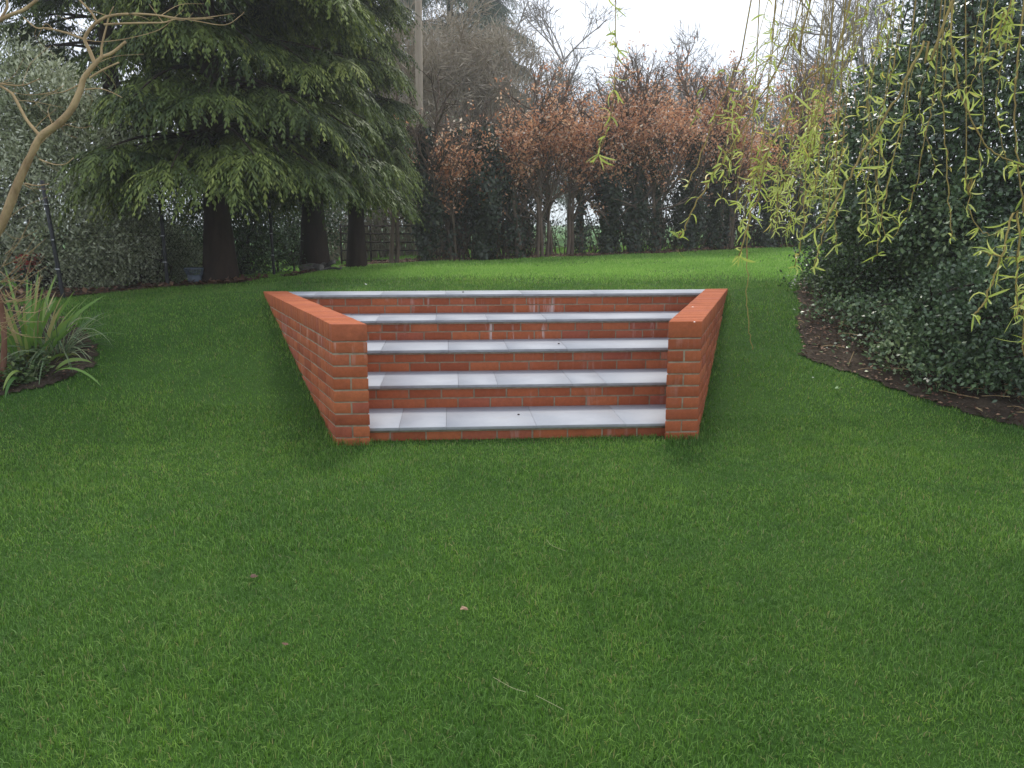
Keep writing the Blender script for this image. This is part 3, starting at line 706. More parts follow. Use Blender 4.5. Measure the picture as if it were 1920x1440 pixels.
# dark undergrowth behind and between the hedge stems
def undergrowth(label, xr, Y, hfun, n_st, n_lf, depth=1.0, lm=None, wood=None, ls=.08):
    T = Tubes(); Bc = []
    for i in range(n_st):
        px = rng.uniform(*xr); y_ = Y(px)+rng.uniform(0, depth); x_ = xat(px, y_); z_ = float(terrain(x_, y_)); h = hfun(px)*rng.uniform(.5, 1.25)
        p0 = np.array([x_, y_, z_-.03]); dr = np.array([rng.normal(0, .28), rng.normal(0, .1), 1.])
        pts = curve([p0, p0+dr*h*.5+rng.normal(0, .05, 3), p0+dr*h+rng.normal(0, .1, 3)], 3); T.add(pts, [.014, .006], 3, rng.random())
        for q in range(5):
            b0 = pts[rng.integers(1, len(pts))]; d_ = rdir(1)[0]*[.8, .4, .7]+[0, 0, .45]; T.add([b0, b0+d_*.25+rng.normal(0, .03, 3), b0+d_*.5], [.006, .003], 3, rng.random()); Bc.append(b0+d_*.4)
    T.add([p0, p0+[0, 0, .1]], .01, 3)
    o = T.build('undergrowth', wood or M_bark_brown); tag(o, label+', bare stems', 'undergrowth', kind='stuff')
    if n_lf:
        Bc = np.array(Bc); C = Bc[rng.integers(len(Bc), size=n_lf)]+rng.normal(0, .09, (n_lf, 3)); C[:, 2] = np.maximum(C[:, 2], terrain(C[:, 0], C[:, 1])+.03)
        o = leafmesh('undergrowth', [leaves(C, rdir(n_lf), nrm(rdir(n_lf)+[0, -.4, .6]), ls*rng.uniform(.6, 1.2, n_lf), ls*.65, np.clip(rng.normal(.4, .25, n_lf), 0, 1), .1)], lm or M_darkivy)
        tag(o, label+', small dark leaves', 'undergrowth', kind='stuff')
Yh = lambda px: 15.9+(px-850)/550*3
undergrowth('dense dark undergrowth between the hedge trees left of the bright gap', (820, 1000), Yh, lambda p: 1.75, 170, 6500)
undergrowth('dense dark undergrowth between the hedge trees right of the bright gap', (1115, 1600), Yh, lambda p: 1.7, 280, 9500)
undergrowth('sparse twiggy undergrowth at the foot of the bright gap', (995, 1120), Yh, lambda p: .65, 26, 200)
undergrowth('khaki twiggy thicket behind the metal gate', (620, 860), lambda p: 18.2, lambda p: 2.3, 330, 2500, 1.6, M_olive, M_bark_khaki)
shrub('laurel_shrub', 'dark evergreen bush behind the fence at the far left end', 'shrub', [lb(60, 500, 12.5, 1.2, .6, .7), lb(200, 480, 12.6, .9, .6, .8), lb(300, 450, 13, .9, .6, .9)], 9000, .075, .03, M_ivy, cl=10, cr=.16, rb=(0, .7))

# ------------------------------------------------------------------ fence, pole, gate, logs, basket
fp = [(P(-140, 560, 7.7)[0], 7.7), (xat(119, 8.35, 550), 8.35), (xat(315, 9.3, 540), 9.3), (xat(514, 11.3, 512), 11.3)]
f0 = fp[1]; fz = float(terrain(*f0))
fence = thing('wire_fence', 'green chain link fence on thin black posts behind the left lawn edge', 'fence', loc=(f0[0], f0[1], fz))
tops = [(-.05, 1.16), (-.10, 1.13), (-.02, 1.13), (-.02, 1.13)]
for (x, y), (lx, h) in zip(fp, tops):
    z = float(terrain(x, y)); T = Tubes()
    T.add([(x, y, z-.1), (x+lx*.5, y, z+h*.5), (x+lx, y, z+h)], .021, 8)
    po = T.build('post', M_postblack, fence)
    for q in (.25, .5, .8):
        C = Tubes(); C.add([(x+lx*q-.022, y-.026, z+h*q), (x+lx*q+.022, y-.026, z+h*q)], .006, 5)
        C.build('wire_clip', plain('clip', (.55, .55, .55), .4) if 'clip' not in bpy.data.materials else bpy.data.materials['clip'], po)
T = Tubes()
for i in range(3):
    a = np.array(fp[i]); b = np.array(fp[i+1]); Ls = np.linalg.norm(b-a); Hh = 1.08
    za, zb = float(terrain(*a)), float(terrain(*b))
    pt = lambda u, v: np.array([*(a+(b-a)*u/Ls), za+(zb-za)*u/Ls+.02+v])
    for s0 in np.arange(-Hh, Ls, .062):
        u0, u1 = max(s0, 0), min(s0+Hh, Ls)
        if u1-u0 < .03: continue
        T.add([pt(u0, u0-s0), pt(u1, u1-s0)], .0016, 3); T.add([pt(u0, Hh-(u0-s0)), pt(u1, Hh-(u1-s0))], .0016, 3)
    for v in (.03, .55, Hh): T.add([pt(0, v), pt(Ls, v)], .0022, 3)
T.build('wire_mesh', M_wire, fence)

def top_at(px, py, Y): return P(px, py, Y)
p = P(785, -60, 19.5); pb = P(788, 440, 19.5)
T = Tubes(); T.add([(pb[0], 19.5, float(terrain(pb[0], 19.5))-.1), (p[0], 19.5, p[2]+1.2)], [.095, .075], 12)
o = T.build('wooden_pole', M_pole, origin=(pb[0], 19.5, float(terrain(pb[0], 19.5))))
tag(o, 'tall pale wooden utility pole behind the hedge', 'pole')

gx0, gx1 = xat(640, 16.6), xat(786, 16.6); gz = float(terrain((gx0+gx1)/2, 16.6))
gate = thing('field_gate', 'dark metal five bar field gate between the cedars and the ivy-clad hedge tree', 'gate', loc=((gx0+gx1)/2, 16.6, gz))
for pz in (.14, .33, .49, .65, .80):
    T = Tubes(); T.add([(gx0, 16.6, gz+pz-.10), (gx1, 16.6, gz+pz-.10)], .016, 6); T.build('bar', M_rust, gate)
for gx in (gx0, (gx0*.62+gx1*.38), gx1):
    T = Tubes(); T.add([(gx, 16.62, gz-.05), (gx, 16.62, gz+.74)], .02, 6); T.build('stile', M_rust, gate)

def log(pa, pb_, Y, r, label, rz=1.0, zo=0):
    a, b = xat(pa, Y, 498), xat(pb_, Y, 498); z = float(terrain((a+b)/2, Y))
    T = Tubes(); pts = curve([(a, Y, z+r+zo), ((a+b)/2, Y+.08, z+r*1.1+zo+.02), (b, Y-.05, z+r+zo+.02*rz)], 4, .008)
    T.add(pts, [r, r*1.05, r*.9], 10)
    o = T.build('log', M_log, origin=((a+b)/2, Y, z)); tag(o, label, 'log', 'old logs under the cedars')
log(560, 605, 12.9, .05, 'thicker weathered log at the left of the log pile')
log(590, 628, 13.0, .035, 'short grey log tilted up at the right of the log pile', 4, .03)
log(566, 600, 12.75, .022, 'thin pale branch lying in front of the log pile')
log(598, 640, 12.9, .018, 'thin crooked stick at the right end of the log pile')
T = Tubes()
hx_ = [P(q[0], q[1], 12.6) for q in [(520, 482), (535, 478), (545, 480), (551, 490), (552, 512)]]
T.add(curve(hx_, 5), .018, 7); T.add([hx_[0], hx_[0]-np.array([0, 0, .3])], .018, 7)
o = T.build('metal_hoop', M_rust, origin=tuple(hx_[-1])); tag(o, 'dark bent metal hoop standing beside the logs at the fence end', 'hoop')

def basket():
    Y = 9.75; bxx = xat(366, Y, 520); z = float(terrain(bxx, Y))
    root = thing('plastic_basket', 'pale blue-grey slatted plastic basket left of the thick cedar trunk', 'basket', loc=(bxx, Y, z))
    V = []; Fc = []; n = 0
    def fr(z0, z1, w0, w1, t=.008):
        nonlocal n
        for (zz, ww) in ((z0, w0), (z1, w1)):
            for k_ in (1, 0):
                q = ww-(0 if k_ else t)
                for sx, sy in ((-1, -1), (1, -1), (1, 1), (-1, 1)): V.append((bxx+sx*q, Y+sy*q*.7, z+zz))
        for s in range(4):
            e = (s+1) % 4
            Fc.extend([[n+s, n+e, n+8+e, n+8+s], [n+4+e, n+4+s, n+12+s, n+12+e], [n+8+s, n+8+e, n+12+e, n+12+s], [n+e, n+s, n+4+s, n+4+e]])
        n += 16
    fr(.03, .11, .062, .075); fr(.175, .195, .096, .10)
    Fc.append([0, 1, 2, 3])
    rawmesh('body', V, Fc, M_crate, root)
    T = Tubes()
    for i in range(10):
        t = -1+2*i/9
        for sy in (-1, 1): T.add([(bxx+t*.078, Y+sy*.054, z+.11), (bxx+t*.096, Y+sy*.068, z+.18)], .003, 4)
        for sx in (-1, 1): T.add([(bxx+sx*.077, Y+t*.05, z+.11), (bxx+sx*.096, Y+t*.066, z+.18)], .003, 4)
    T.add([(bxx-.09, Y-.063, z+.145), (bxx+.09, Y-.063, z+.145)], .003, 4)
    T.build('slats', M_crate, root)
basket()

# ------------------------------------------------------------------ ribbons (narrow curved leaves)
def ribbons(B, D, Ln, W, bend, rnd, nseg=5, side=None, twist=0.0):
    n = len(B); D = nrm(D); p = B.copy(); S = nrm(np.cross(D, rdir(n))) if side is None else side
    rows = []
    Ln = np.broadcast_to(Ln, n)[:, None]; W = np.broadcast_to(W, n)[:, None]
    prof = np.sin(np.linspace(.28, math.pi, nseg+1))**.7; prof[-1] = .02
    for i in range(nseg+1):
        S = nrm(S-D*(S*D).sum(1, keepdims=True))
        rows.append(np.stack([p-S*W*prof[i]*.5, p+S*W*prof[i]*.5], 1))
        p = p+D*Ln/nseg; D = nrm(D+bend/nseg)
    V = np.stack(rows, 1).reshape(-1, 3)
    i = np.arange(n)[:, None, None]*(2*(nseg+1))+np.arange(nseg)[None, :, None]*2
    Fc = (i+np.array([0, 1, 3, 2])[None, None]).reshape(-1, 4)
    return V, Fc, np.repeat(rnd, 2*(nseg+1))

# ------------------------------------------------------------------ leaning bare tree at the left edge
def pix_tube(T, pts, Y, r, k=6, n=5):
    q = [P(a, b, Y if len(c) == 0 else c[0]) for a, b, *c in pts]; T.add(curve(q, n), r, k, rng.random())
YL = 4.5
lt_base = np.array([P(-150, 640, 4.5)[0], 4.5, 0]); lt_base[2] = float(terrain(lt_base[0], 4.5))
lt = thing('leaning_tree', 'small leaning leafless tree with tan bark reaching in from the left edge', 'tree', loc=tuple(lt_base))
T = Tubes(); q = [lt_base-[0, 0, .1]]+[P(a, b, YL) for a, b in [(-110, 560), (-50, 485), (0, 425), (35, 340), (62, 283), (78, 255), (112, 230), (135, 203), (150, 170), (158, 145), (178, 120), (192, 105)]]
T.add(curve(q, 5), [.038, .030, .025, .019, .0185, .018, .015, .012, .009], 10)
T.build('trunk', M_bark_tan, lt)
T = Tubes()
for pts, r in [
 ([(178, 120), (168, 95), (159, 74), (168, 55), (182, 42), (202, 31), (240, 26), (290, 28), (350, 36), (400, 34)], [.010, .008, .006, .002]),
 ([(195, 46), (235, 44), (275, 43), (308, 42), (330, 36), (385, 33), (440, 25)], [.006, .004, .0015]),
 ([(300, 29), (360, 38), (420, 47), (450, 30), (458, 22)], [.003, .0012]),
 ([(159, 74), (125, 62), (90, 53), (68, 52), (44, 33)], [.006, .003]), ([(182, 42), (170, 22), (145, -5), (120, -40)], [.006, .004]),
 ([(190, 105), (191, 85), (200, 48), (205, 28), (213, 12)], [.006, .002]), ([(194, 106), (212, 98), (236, 78)], [.009, .007]),
 ([(168, 146), (195, 130), (223, 117)], [.006, .004]), ([(160, 168), (185, 166), (207, 172), (229, 183)], [.004, .002]),
 ([(72, 252), (50, 225), (30, 188), (18, 172), (-20, 150)], [.008, .006]), ([(-40, 150), (0, 157), (42, 160), (76, 147)], [.006, .002]),
 ([(74, 299), (100, 308), (122, 308), (138, 296)], [.004, .002]), ([(47, 344), (68, 348), (92, 345)], [.005, .003]),
 ([(205, 32), (185, 24), (165, 18)], [.003, .0012]), ([(159, 75), (195, 78), (250, 70), (300, 55), (330, 30), (345, 18)], [.0025, .001]), ([(170, 55), (130, 38), (105, 28)], [.002, .001]),
 ([(100, 55), (85, 45), (70, 70)], [.002, .001]), ([(305, 41), (290, 22), (280, 8)], [.002, .001]),
 ([(-50, 485), (-110, 380), (-122, 250), (-90, 165), (-40, 150)], [.016, .009]), ([(-122, 250), (-112, 130), (-75, 80), (-40, 60)], [.012, .010]), ([(-90, 165), (-55, 152), (-20, 150)], [.009, .007]),
 ([(-40, 60), (0, 38), (22, 27), (45, 18), (74, -4)], [.011, .007]), ([(0, 38), (14, 10), (5, -20)], [.007, .004]), ([(100, 238), (90, 210), (95, 195)], [.003, .001]),
 ([(66, 240), (80, 225), (105, 205)], [.002, .001]), ([(120, 160), (100, 172), (75, 178)], [.002, .001]), ([(150, 158), (120, 172), (90, 178), (60, 200)], [.003, .001])]:
    pix_tube(T, pts, YL, r, 6)
for i in range(26):     # fine shoots
    a, b = [(62, 283), (35, 340), (112, 230), (150, 170), (178, 120), (18, 172), (42, 160), (68, 52), (240, 26), (300, 30), (0, 425), (0, 157), (90, 53), (30, 188)][i % 14]; l = rng.uniform(40, 110); th = rng.uniform(-1.2, 1.2)
    pix_tube(T, [(a, b, YL), (a+l*.5*math.cos(th)+rng.normal(0, 8), b-l*.5*math.sin(th)+rng.normal(0, 8), YL+.1), (a+l*math.cos(th), b-l*math.sin(th), YL+.2)], YL, [.0018, .0008], 4, 4)
T.build('branch', M_bark_tan, lt)
# bare twiggy shrub below it
bsx = G(2, 716); bs0 = (bsx[0], bsx[1], float(terrain(bsx[0], bsx[1])))
bsh = thing('bare_shrub', 'leafless shrub with a reddish stem and thin pale twigs at the left edge', 'shrub', loc=bs0)
T = Tubes(); T.add(curve([np.array(bs0)-[0, 0, .05], P(8, 640, bsx[1]), P(3, 580, bsx[1]), P(-12, 520, bsx[1]), P(-25, 420, bsx[1])], 5), [.022, .018, .012], 8)
T.build('stem', bark_mat('reddish_bark', (.11, .05, .03), (.24, .12, .075), 12), bsh)
T = Tubes()
for i in range(34):
    a = rng.uniform(-10, 12); b = rng.uniform(470, 640); ex = a+rng.uniform(20, 95); ey = b-rng.uniform(-25, 95)
    pix_tube(T, [(a, b, 4.75), ((a+ex)/2+rng.normal(0, 6), (b+ey)/2+rng.uniform(0, 18), 4.7), (ex, ey, 4.7)], 4.7, [.0026, .001], 4, 4)
T.build('twigs', M_bark_tan, bsh)

# ------------------------------------------------------------------ left bed plants
def strap_plant(name, label, px, py, n, ln, wd, m, spread, bendk, yell=.0, rad=.07, up=1.0, azr=(0, 6.283)):
    c = G(px, py); root = thing(name, label, 'plant', loc=tuple(c))
    az = rng.uniform(*azr, n); r = rad*np.sqrt(rng.random(n)); 
    B = np.stack([c[0]+np.cos(az)*r, c[1]+np.sin(az)*r, np.full(n, c[2]-.01)], 1)
    B[:, 2] = terrain(B[:, 0], B[:, 1])-.01
    o_ = np.stack([np.cos(az), np.sin(az), np.zeros(n)], 1)
    D = nrm(o_*np.abs(rng.normal(spread, spread*.5, n))[:, None]+np.array([0, 0, up])+rng.normal(0, .08, (n, 3)))
    L_ = ln*rng.uniform(.55, 1.1, n); bend = o_*.3+np.array([0, 0, -1.])*np.abs(rng.normal(bendk, bendk*.6, n))[:, None]
    side = nrm(np.cross(D, o_+rng.normal(0, .5, (n, 3))))
    leafmesh('leaves', [ribbons(B, D, L_, wd*rng.uniform(.7, 1.2, n), bend, np.clip(rng.normal(.45+yell, .28, n), 0, 1), 8, side)], m, root)
strap_plant('strap_leaved_plant', 'upright strap-leaved clump with yellowing tips in the left bed', 52, 668, 64, .62, .028, M_strap, .32, .5, .1, .16)
strap_plant('strap_leaved_plant', 'flopping broad strap leaves lying over the front of the left bed', 60, 700, 30, .48, .026, M_strap, .9, 1.6, .15, .16)
strap_plant('sedge_clump', 'fountain of thin arching leaves at the right tip of the left bed', 108, 668, 150, .52, .008, M_sedge, .75, 2.0, .1, .08)
def ground_leaves(name, label, cat, poly, n, size, m, hmax=.08, rb=(0, 1), kind='stuff', asp=.75, flat=.35, dens=None):
    a = np.array(poly); x0, y0 = a.min(0); x1, y1 = a.max(0)
    x = rng.uniform(x0, x1, n*4); y = rng.uniform(y0, y1, n*4); k = in_poly(x, y, poly)
    if dens is not None: k &= rng.random(len(x)) < dens(x, y)
    x, y = x[k][:n], y[k][:n]; n = len(x)
    B = np.stack([x, y, terrain(x, y)+.016+rng.random(n)**2*hmax], 1); D = rdir(n); D[:, 2] = np.abs(D[:, 2])*flat; N = rdir(n)*.5+[0, 0, 1]
    o = leafmesh(name, [leaves(B, D, N, size*rng.uniform(.5, 1.3, n), size*asp, rng.uniform(*rb, n), .15)], m); return tag(o, label, cat, kind=kind)
lp = [q for q in left_edge]+[(-4.2, 5.6), (-4.6, 5.0)]
pl1 = gp([(-60, 742), (20, 733), (70, 722), (95, 700), (80, 670), (40, 650), (-60, 650)])
ground_leaves('ivy_ground_cover', 'low dark ivy covering the front of the left bed', 'ivy', pl1, 1500, .045, M_ivy, .11, (.2, 1))
ground_leaves('leaf_litter', 'dry brown leaf litter on the left bed', 'litter', bed_left, 1500, .03, M_litter, .012)

# ------------------------------------------------------------------ right side holly, ivy and litter
shrub('holly_tree', 'tall dark glossy holly filling the right edge above the bed', 'holly',
      [lb(1735, 120, 8.5, .28, .3, .28), lb(1620, 400, 8.5, .42, .4, .4), lb(1790, 60, 8.6, .5, .6, .5), lb(1860, -60, 8.2, .75, .8, .7), lb(1900, 60, 7.6, .8, .8, .8), lb(1680, 190, 8.7, .40, .5, .36), lb(1720, 230, 8.2, .7, .7, .7), lb(1840, 260, 7.4, .9, .7, .9), lb(1980, 200, 7.2, 1.0, .8, 1.1), lb(2150, 250, 7.4, 1.1, .8, 1.4),
       lb(1610, 300, 8.6, .45, .5, .45), lb(1660, 360, 8.2, .65, .6, .6), lb(1780, 400, 7.8, .8, .6, .7), lb(1910, 430, 7.0, .8, .6, .7)],
      68000, .052, .032, M_holly, cl=11, cr=.12, base=(3.9, 8.0), nst=70, inner=.15, trunk=[(4.2, 8.0, 2.6, .10), (3.6, 8.3, 1.9, .06), (4.7, 7.6, 3.5, .08)], rb=(0, 1))
shrub('ivy_bush', 'low bush of small dark leaves at the left end of the right bed', 'bush',
      [lb(1590, 480, 8.5, .42, .5, .38), lb(1565, 535, 8.1, .36, .4, .24), lb(1650, 520, 7.9, .5, .5, .45), lb(1730, 520, 7.6, .55, .5, .55)],
      21000, .036, .024, M_ivy, cl=10, cr=.09, base=(3.2, 8.2), rb=(0, .9), inner=.15)
shrub('ivy_bush', 'blue-green ivy mound spilling toward the lawn edge under the holly', 'bush',
      [lb(1590, 600, 7.3, .36, .35, .18), lb(1685, 618, 6.95, .5, .4, .28), lb(1790, 625, 6.6, .5, .4, .36), lb(1715, 665, 6.4, .36, .28, .16), lb(1815, 695, 6.1, .40, .28, .16), lb(1850, 600, 6.4, .6, .4, .5), lb(1930, 600, 6.0, .6, .4, .6)],
      26000, .040, .027, M_holly, cl=10, cr=.09, base=(3.3, 6.9), rb=(.2, 1), inner=.15)
ground_leaves('leaf_litter', 'dark brown leaf litter and twigs on the right bed', 'litter', bed_right, 16000, .030, M_litter, .03, (0, .88))
ground_leaves('leaf_litter', 'reddish brown fallen leaves under the hedge and cedars', 'litter', bed_back, 9000, .07, M_litter, .02, (0, .8))
cc = G(1880, 715); bp = thing('bramble_seedling', 'bright green broad-leaved seedling in front of the holly at the right edge', 'plant', loc=tuple(cc))
ground_leaves('ivy_ground_cover', 'scattered small ivy leaves creeping over the soil of the right bed', 'ivy', bed_right, 3800, .034, M_ivy, .07, (.2, 1), dens=lambda x, y: .5+.5*np.sin(x*5+y*3)*np.sin(y*4-x*2) > .42)
T = Tubes()
for i in range(80):
    q_ = right_edge[rng.integers(3, 11)]; a0 = rng.uniform(0, 6.28); l_ = rng.uniform(.05, .22); x_, y_ = q_[0]+rng.uniform(.1, 1.2), q_[1]+rng.uniform(-.1, .8)
    z_ = float(terrain(x_, y_))+.025; T.add(curve([(x_, y_, z_), (x_+l_*.5*math.cos(a0), y_+l_*.5*math.sin(a0), z_+.015), (x_+l_*math.cos(a0+.3), y_+l_*math.sin(a0+.3), z_+.01)], 3), rng.uniform(.0015, .0035), 4, rng.random())
o = T.build('fine_twigs', M_bark_tan); tag(o, 'fine broken twigs littering the right bed', 'twigs', kind='stuff')
nb_ = 16; T = Tubes(); B = []; 
for i in range(nb_):
    e = cc+np.array([rng.uniform(-.11, .13), rng.uniform(-.1, .1), rng.uniform(.08, .22)]); T.add(curve([cc, (cc+e)/2+[0, 0, .03], e], 3), .0025, 4); B.append(e)
T.build('stem', M_bark_tan, bp); B = np.array(B); Pm = []
for k_ in range(5):
    a_ = k_*2*math.pi/5; D = np.stack([np.full(nb_, math.cos(a_)), np.full(nb_, math.sin(a_)), np.zeros(nb_)], 1); D[:, 2] = -.15
    Pm.append(leaves(B, D+rng.normal(0, .08, (nb_, 3)), np.tile([0, -.5, 1.], (nb_, 1)), .05, .045, rng.random(nb_), .05))
leafmesh('leaves', Pm, M_bramble, bp)
ns = 0
for (a, b, a2, b2, r, lab) in [(1885, 740, 1900, 708, .006, 'pale broken stick standing on the right bed'), (1760, 735, 1835, 752, .005, 'long thin twig lying along the edge of the right bed'),
                          (1590, 690, 1601, 664, .004, 'short twig near the corner of the right bed'), (1830, 770, 1920, 778, .006, 'long straight twig at the right edge of the bed'),
                          (1690, 715, 1722, 722, .005, 'small reddish twig under the ivy mound')]:
    p0 = G(a, b); p1 = G(a2, b2) if abs(a2-a) > 40 else P(a2, b2, p0[1]+.02); p0 = p0+[0, 0, .015]; p1 = p1+[0, 0, .02]
    T = Tubes(); T.add(curve([p0, (p0+p1)/2+rng.normal(0, .012, 3), p1], 4), [r, r*.7], 6); o = T.build('twig', M_bark_tan, origin=tuple(p0)); tag(o, lab, 'twig', 'twigs on the right bed')

# ------------------------------------------------------------------ weeping willow
wb = (4.3, .2, float(terrain(4.3, .2)))
wil = thing('weeping_willow', 'weeping willow whose yellow-green leafy strands hang down on the right', 'willow', loc=wb)
T = Tubes(); T.add(curve([(4.3, .2, wb[2]-.1), (4.25, .3, 1.6), (4.0, .7, 3.0), (3.4, 1.4, 3.8)], 5), [.20, .17, .13, .10], 14)
T.build('trunk', M_bark_brown, wil)
T = Tubes()
for e in [(.4, 4.2, 4.3), (1.2, 3.4, 4.2), (1.9, 4.6, 4.3), (2.6, 3.6, 4.1), (1.5, 2.6, 3.9), (3.4, 4.0, 4.1), (2.6, 5.6, 4.6)]:
    T.add(curve([(3.4, 1.4, 3.8), (np.array((3.4, 1.4, 3.8))+np.array(e))/2+[0, 0, .35], e], 6), [.05, .012], 7)
T.build('branch', M_bark_willow, wil)
def tuft(pts, spacing, lsz, per=(2, 5), start=.05, curl=2.4):
    pts = np.asarray(pts); seg = np.linalg.norm(np.diff(pts, axis=0), axis=1); cum = np.concatenate([[0], np.cumsum(seg)])
    B = []; D = []
    s = cum[-1]*start
    for _ in range(4): B.append(pts[-1]); D.append(rdir(1)[0]+[0, 0, -.3])
    while s < cum[-1]+.001:
        i = min(np.searchsorted(cum, s, side='right')-1, len(pts)-2); f = (s-cum[i])/max(seg[i], 1e-6)
        p_ = pts[i]*(1-f)+pts[i+1]*f; t_ = nrm(pts[i+1]-pts[i])
        for _ in range(rng.integers(*per)):
            B.append(p_); D.append(t_*.6+rdir(1)[0]*1.1+[0, 0, .1])
        s += spacing*rng.uniform(.5, 1.6)
    B = np.array(B); D = np.array(D); n = len(B)
    bend = rdir(n)*curl+np.array([0, 0, -.9])
    return ribbons(B, D, lsz*rng.uniform(.5, 1.25, n), .0070*rng.uniform(.7, 1.3, n)*(lsz/.07)**.5, bend, np.clip(rng.normal(.45, .25, n), 0, 1), 5)
def strand(pix, Y, r=.0025, spacing=.07, lsz=.062, per=(2, 5), start=.3, label=None, Y2=None):
    n = len(pix); Ys = np.linspace(Y, Y2 or Y, n)
    q = [P(a, b, yy) for (a, b), yy in zip(pix, Ys)]
    d0 = q[0]-q[1]; d0 = d0/max(abs(d0[2]), .05)*1.0
    up_ = q[0]+np.array([np.clip(d0[0], -.5, .5)*.8, 0, max(.5, 4.0-q[0][2])])
    full = curve([up_]+q, 6, .0); full[1:-1] += rng.normal(0, .003, full[1:-1].shape)
    T = Tubes(); T.add(full, [r*1.3, r], 5)
    so = T.build('hanging_strand', M_bark_willow, wil)
    if label: so['label'] = label
    if spacing: leafmesh('strand_leaves', [tuft(full[6:], spacing, lsz, per, max(0, start))], M_willow, so)
S_ = strand
S_([(1785, -5), (1735, 78), (1690, 168), (1638, 255), (1592, 330), (1556, 400), (1530, 428)], 2.6, .0032, .13, .085, (2, 5), .25, 'thick golden diagonal strand')
S_([(1155, -5), (1157, 80), (1154, 130), (1150, 190), (1140, 240), (1122, 290)], 3.6, .0016, .085, .075, (3, 6), .05, 'lone strand hanging in front of the copper hedge')
S_([(1408, -5), (1372, 140), (1342, 212), (1310, 300), (1290, 345)], 3.2, .0022, .5, .06, (1, 3), .6)
S_([(1520, -5), (1490, 60), (1455, 130), (1400, 230), (1354, 300), (1322, 353), (1287, 419), (1273, 447)], 3.0, .0024, .085, .072, (2, 5), .45, 'strand ending highest over the right wall')
S_([(1500, -5), (1478, 60), (1440, 110), (1420, 130), (1395, 200), (1370, 300)], 3.3, .0018, .10, .06, (2, 4), .2)
S_([(1580, 60), (1545, 120), (1500, 160), (1478, 210), (1440, 280), (1425, 350), (1402, 420), (1385, 480)], 3.1, .0028, .06, .075, (2, 5), .4)
S_([(1405, 395), (1402, 470), (1400, 560), (1404, 615), (1411, 656)], 4.2, .0022, .0, label='bare strand tip hanging lowest over the lawn')
S_([(1505, -5), (1500, 100), (1515, 180), (1512, 300), (1506, 420), (1490, 500)], 3.4, .002, .075, .06, (2, 4), .35)
S_([(1585, -5), (1578, 120), (1570, 260), (1558, 360), (1545, 430), (1526, 500)], 3.2, .0022, .07, .06, (2, 4), .45)
S_([(1790, -5), (1790, 90), (1795, 155), (1815, 210), (1840, 262), (1872, 290), (1925, 316)], 3.0, .0026, .10, .07, (2, 5), .15)
S_([(1770, 30), (1766, 130), (1770, 210), (1774, 300), (1780, 390), (1784, 445)], 3.4, .0022, .11, .05, (1, 4), .1)
S_([(1918, 30), (1905, 150), (1903, 240), (1912, 330), (1918, 400)], 3.0, .0026, .12, .06, (1, 4), .1)
S_([(1760, 60), (1752, 170), (1738, 240), (1722, 330), (1702, 390), (1690, 400)], 3.5, .002, .09, .055, (2, 4), .1)
S_([(1700, 150), (1690, 220), (1668, 330), (1655, 400), (1648, 440), (1646, 478)], 3.2, .002, .08, .065, (2, 5), .3)
S_([(1960, 380), (1905, 395), (1880, 470), (1850, 560), (1826, 590)], 2.8, .003, .08, .075, (2, 5), .05, 'strand curling in from the right edge over the ivy mound')
S_([(1960, 470), (1905, 482), (1860, 478), (1838, 470)], 2.8, .0024, .05, .075, (3, 6), .1)
S_([(1960, 545), (1925, 560), (1900, 595)], 2.7, .0024, .07, .08, (2, 5), .1)
S_([(1810, 260), (1822, 330), (1818, 400), (1850, 440), (1880, 430)], 3.3, .0018, .08, .06, (2, 5), .1)
S_([(1900, -5), (1880, 20), (1895, 45)], 2.9, .002, .03, .06, (3, 6), .0)
S_([(1640, 320), (1690, 420), (1660, 400)], 3.3, .0012, .06, .06, (2, 5), .1)
for i in range(24):                    # the curtain of thinner strands
    x0_ = rng.uniform(1440, 1720); drift = rng.normal(-95, 45); end = rng.uniform(300, 520)
    if x0_+drift < 1450: end = rng.uniform(200, 420)
    Y_ = rng.uniform(2.9, 4.6); m1 = rng.uniform(.3, .6)
    S_([(x0_, -5), (x0_+drift*m1*.8, end*.35), (x0_+drift*.8, end*.7), (x0_+drift+rng.normal(0, 10), end)], Y_, .0012, .085, .058, (2, 4), rng.uniform(0, .4))
for i in range(17):                    # dense lower mass of tufts
    x0_ = rng.uniform(1420, 1570); y0_ = rng.uniform(230, 350); end = y0_+rng.uniform(60, 150); dr_ = rng.normal(-25, 25)
    S_([(x0_+10, y0_-60), (x0_, y0_), (x0_+dr_*.5, (y0_+end)/2), (x0_+dr_, end)], rng.uniform(3.0, 4.6), .0014, .055, .062, (2, 5), .0)
for i in range(12):
    x0_ = rng.uniform(1590, 1910); y0_ = rng.uniform(-5, 90); end = y0_+rng.uniform(80, 260)
    S_([(x0_+10, y0_-60), (x0_, y0_), (x0_+rng.normal(-12, 12), (y0_+end)/2), (x0_+rng.normal(-20, 20), end)], rng.uniform(3.0, 4.4), .0014, .08, .055, (2, 4), .0)

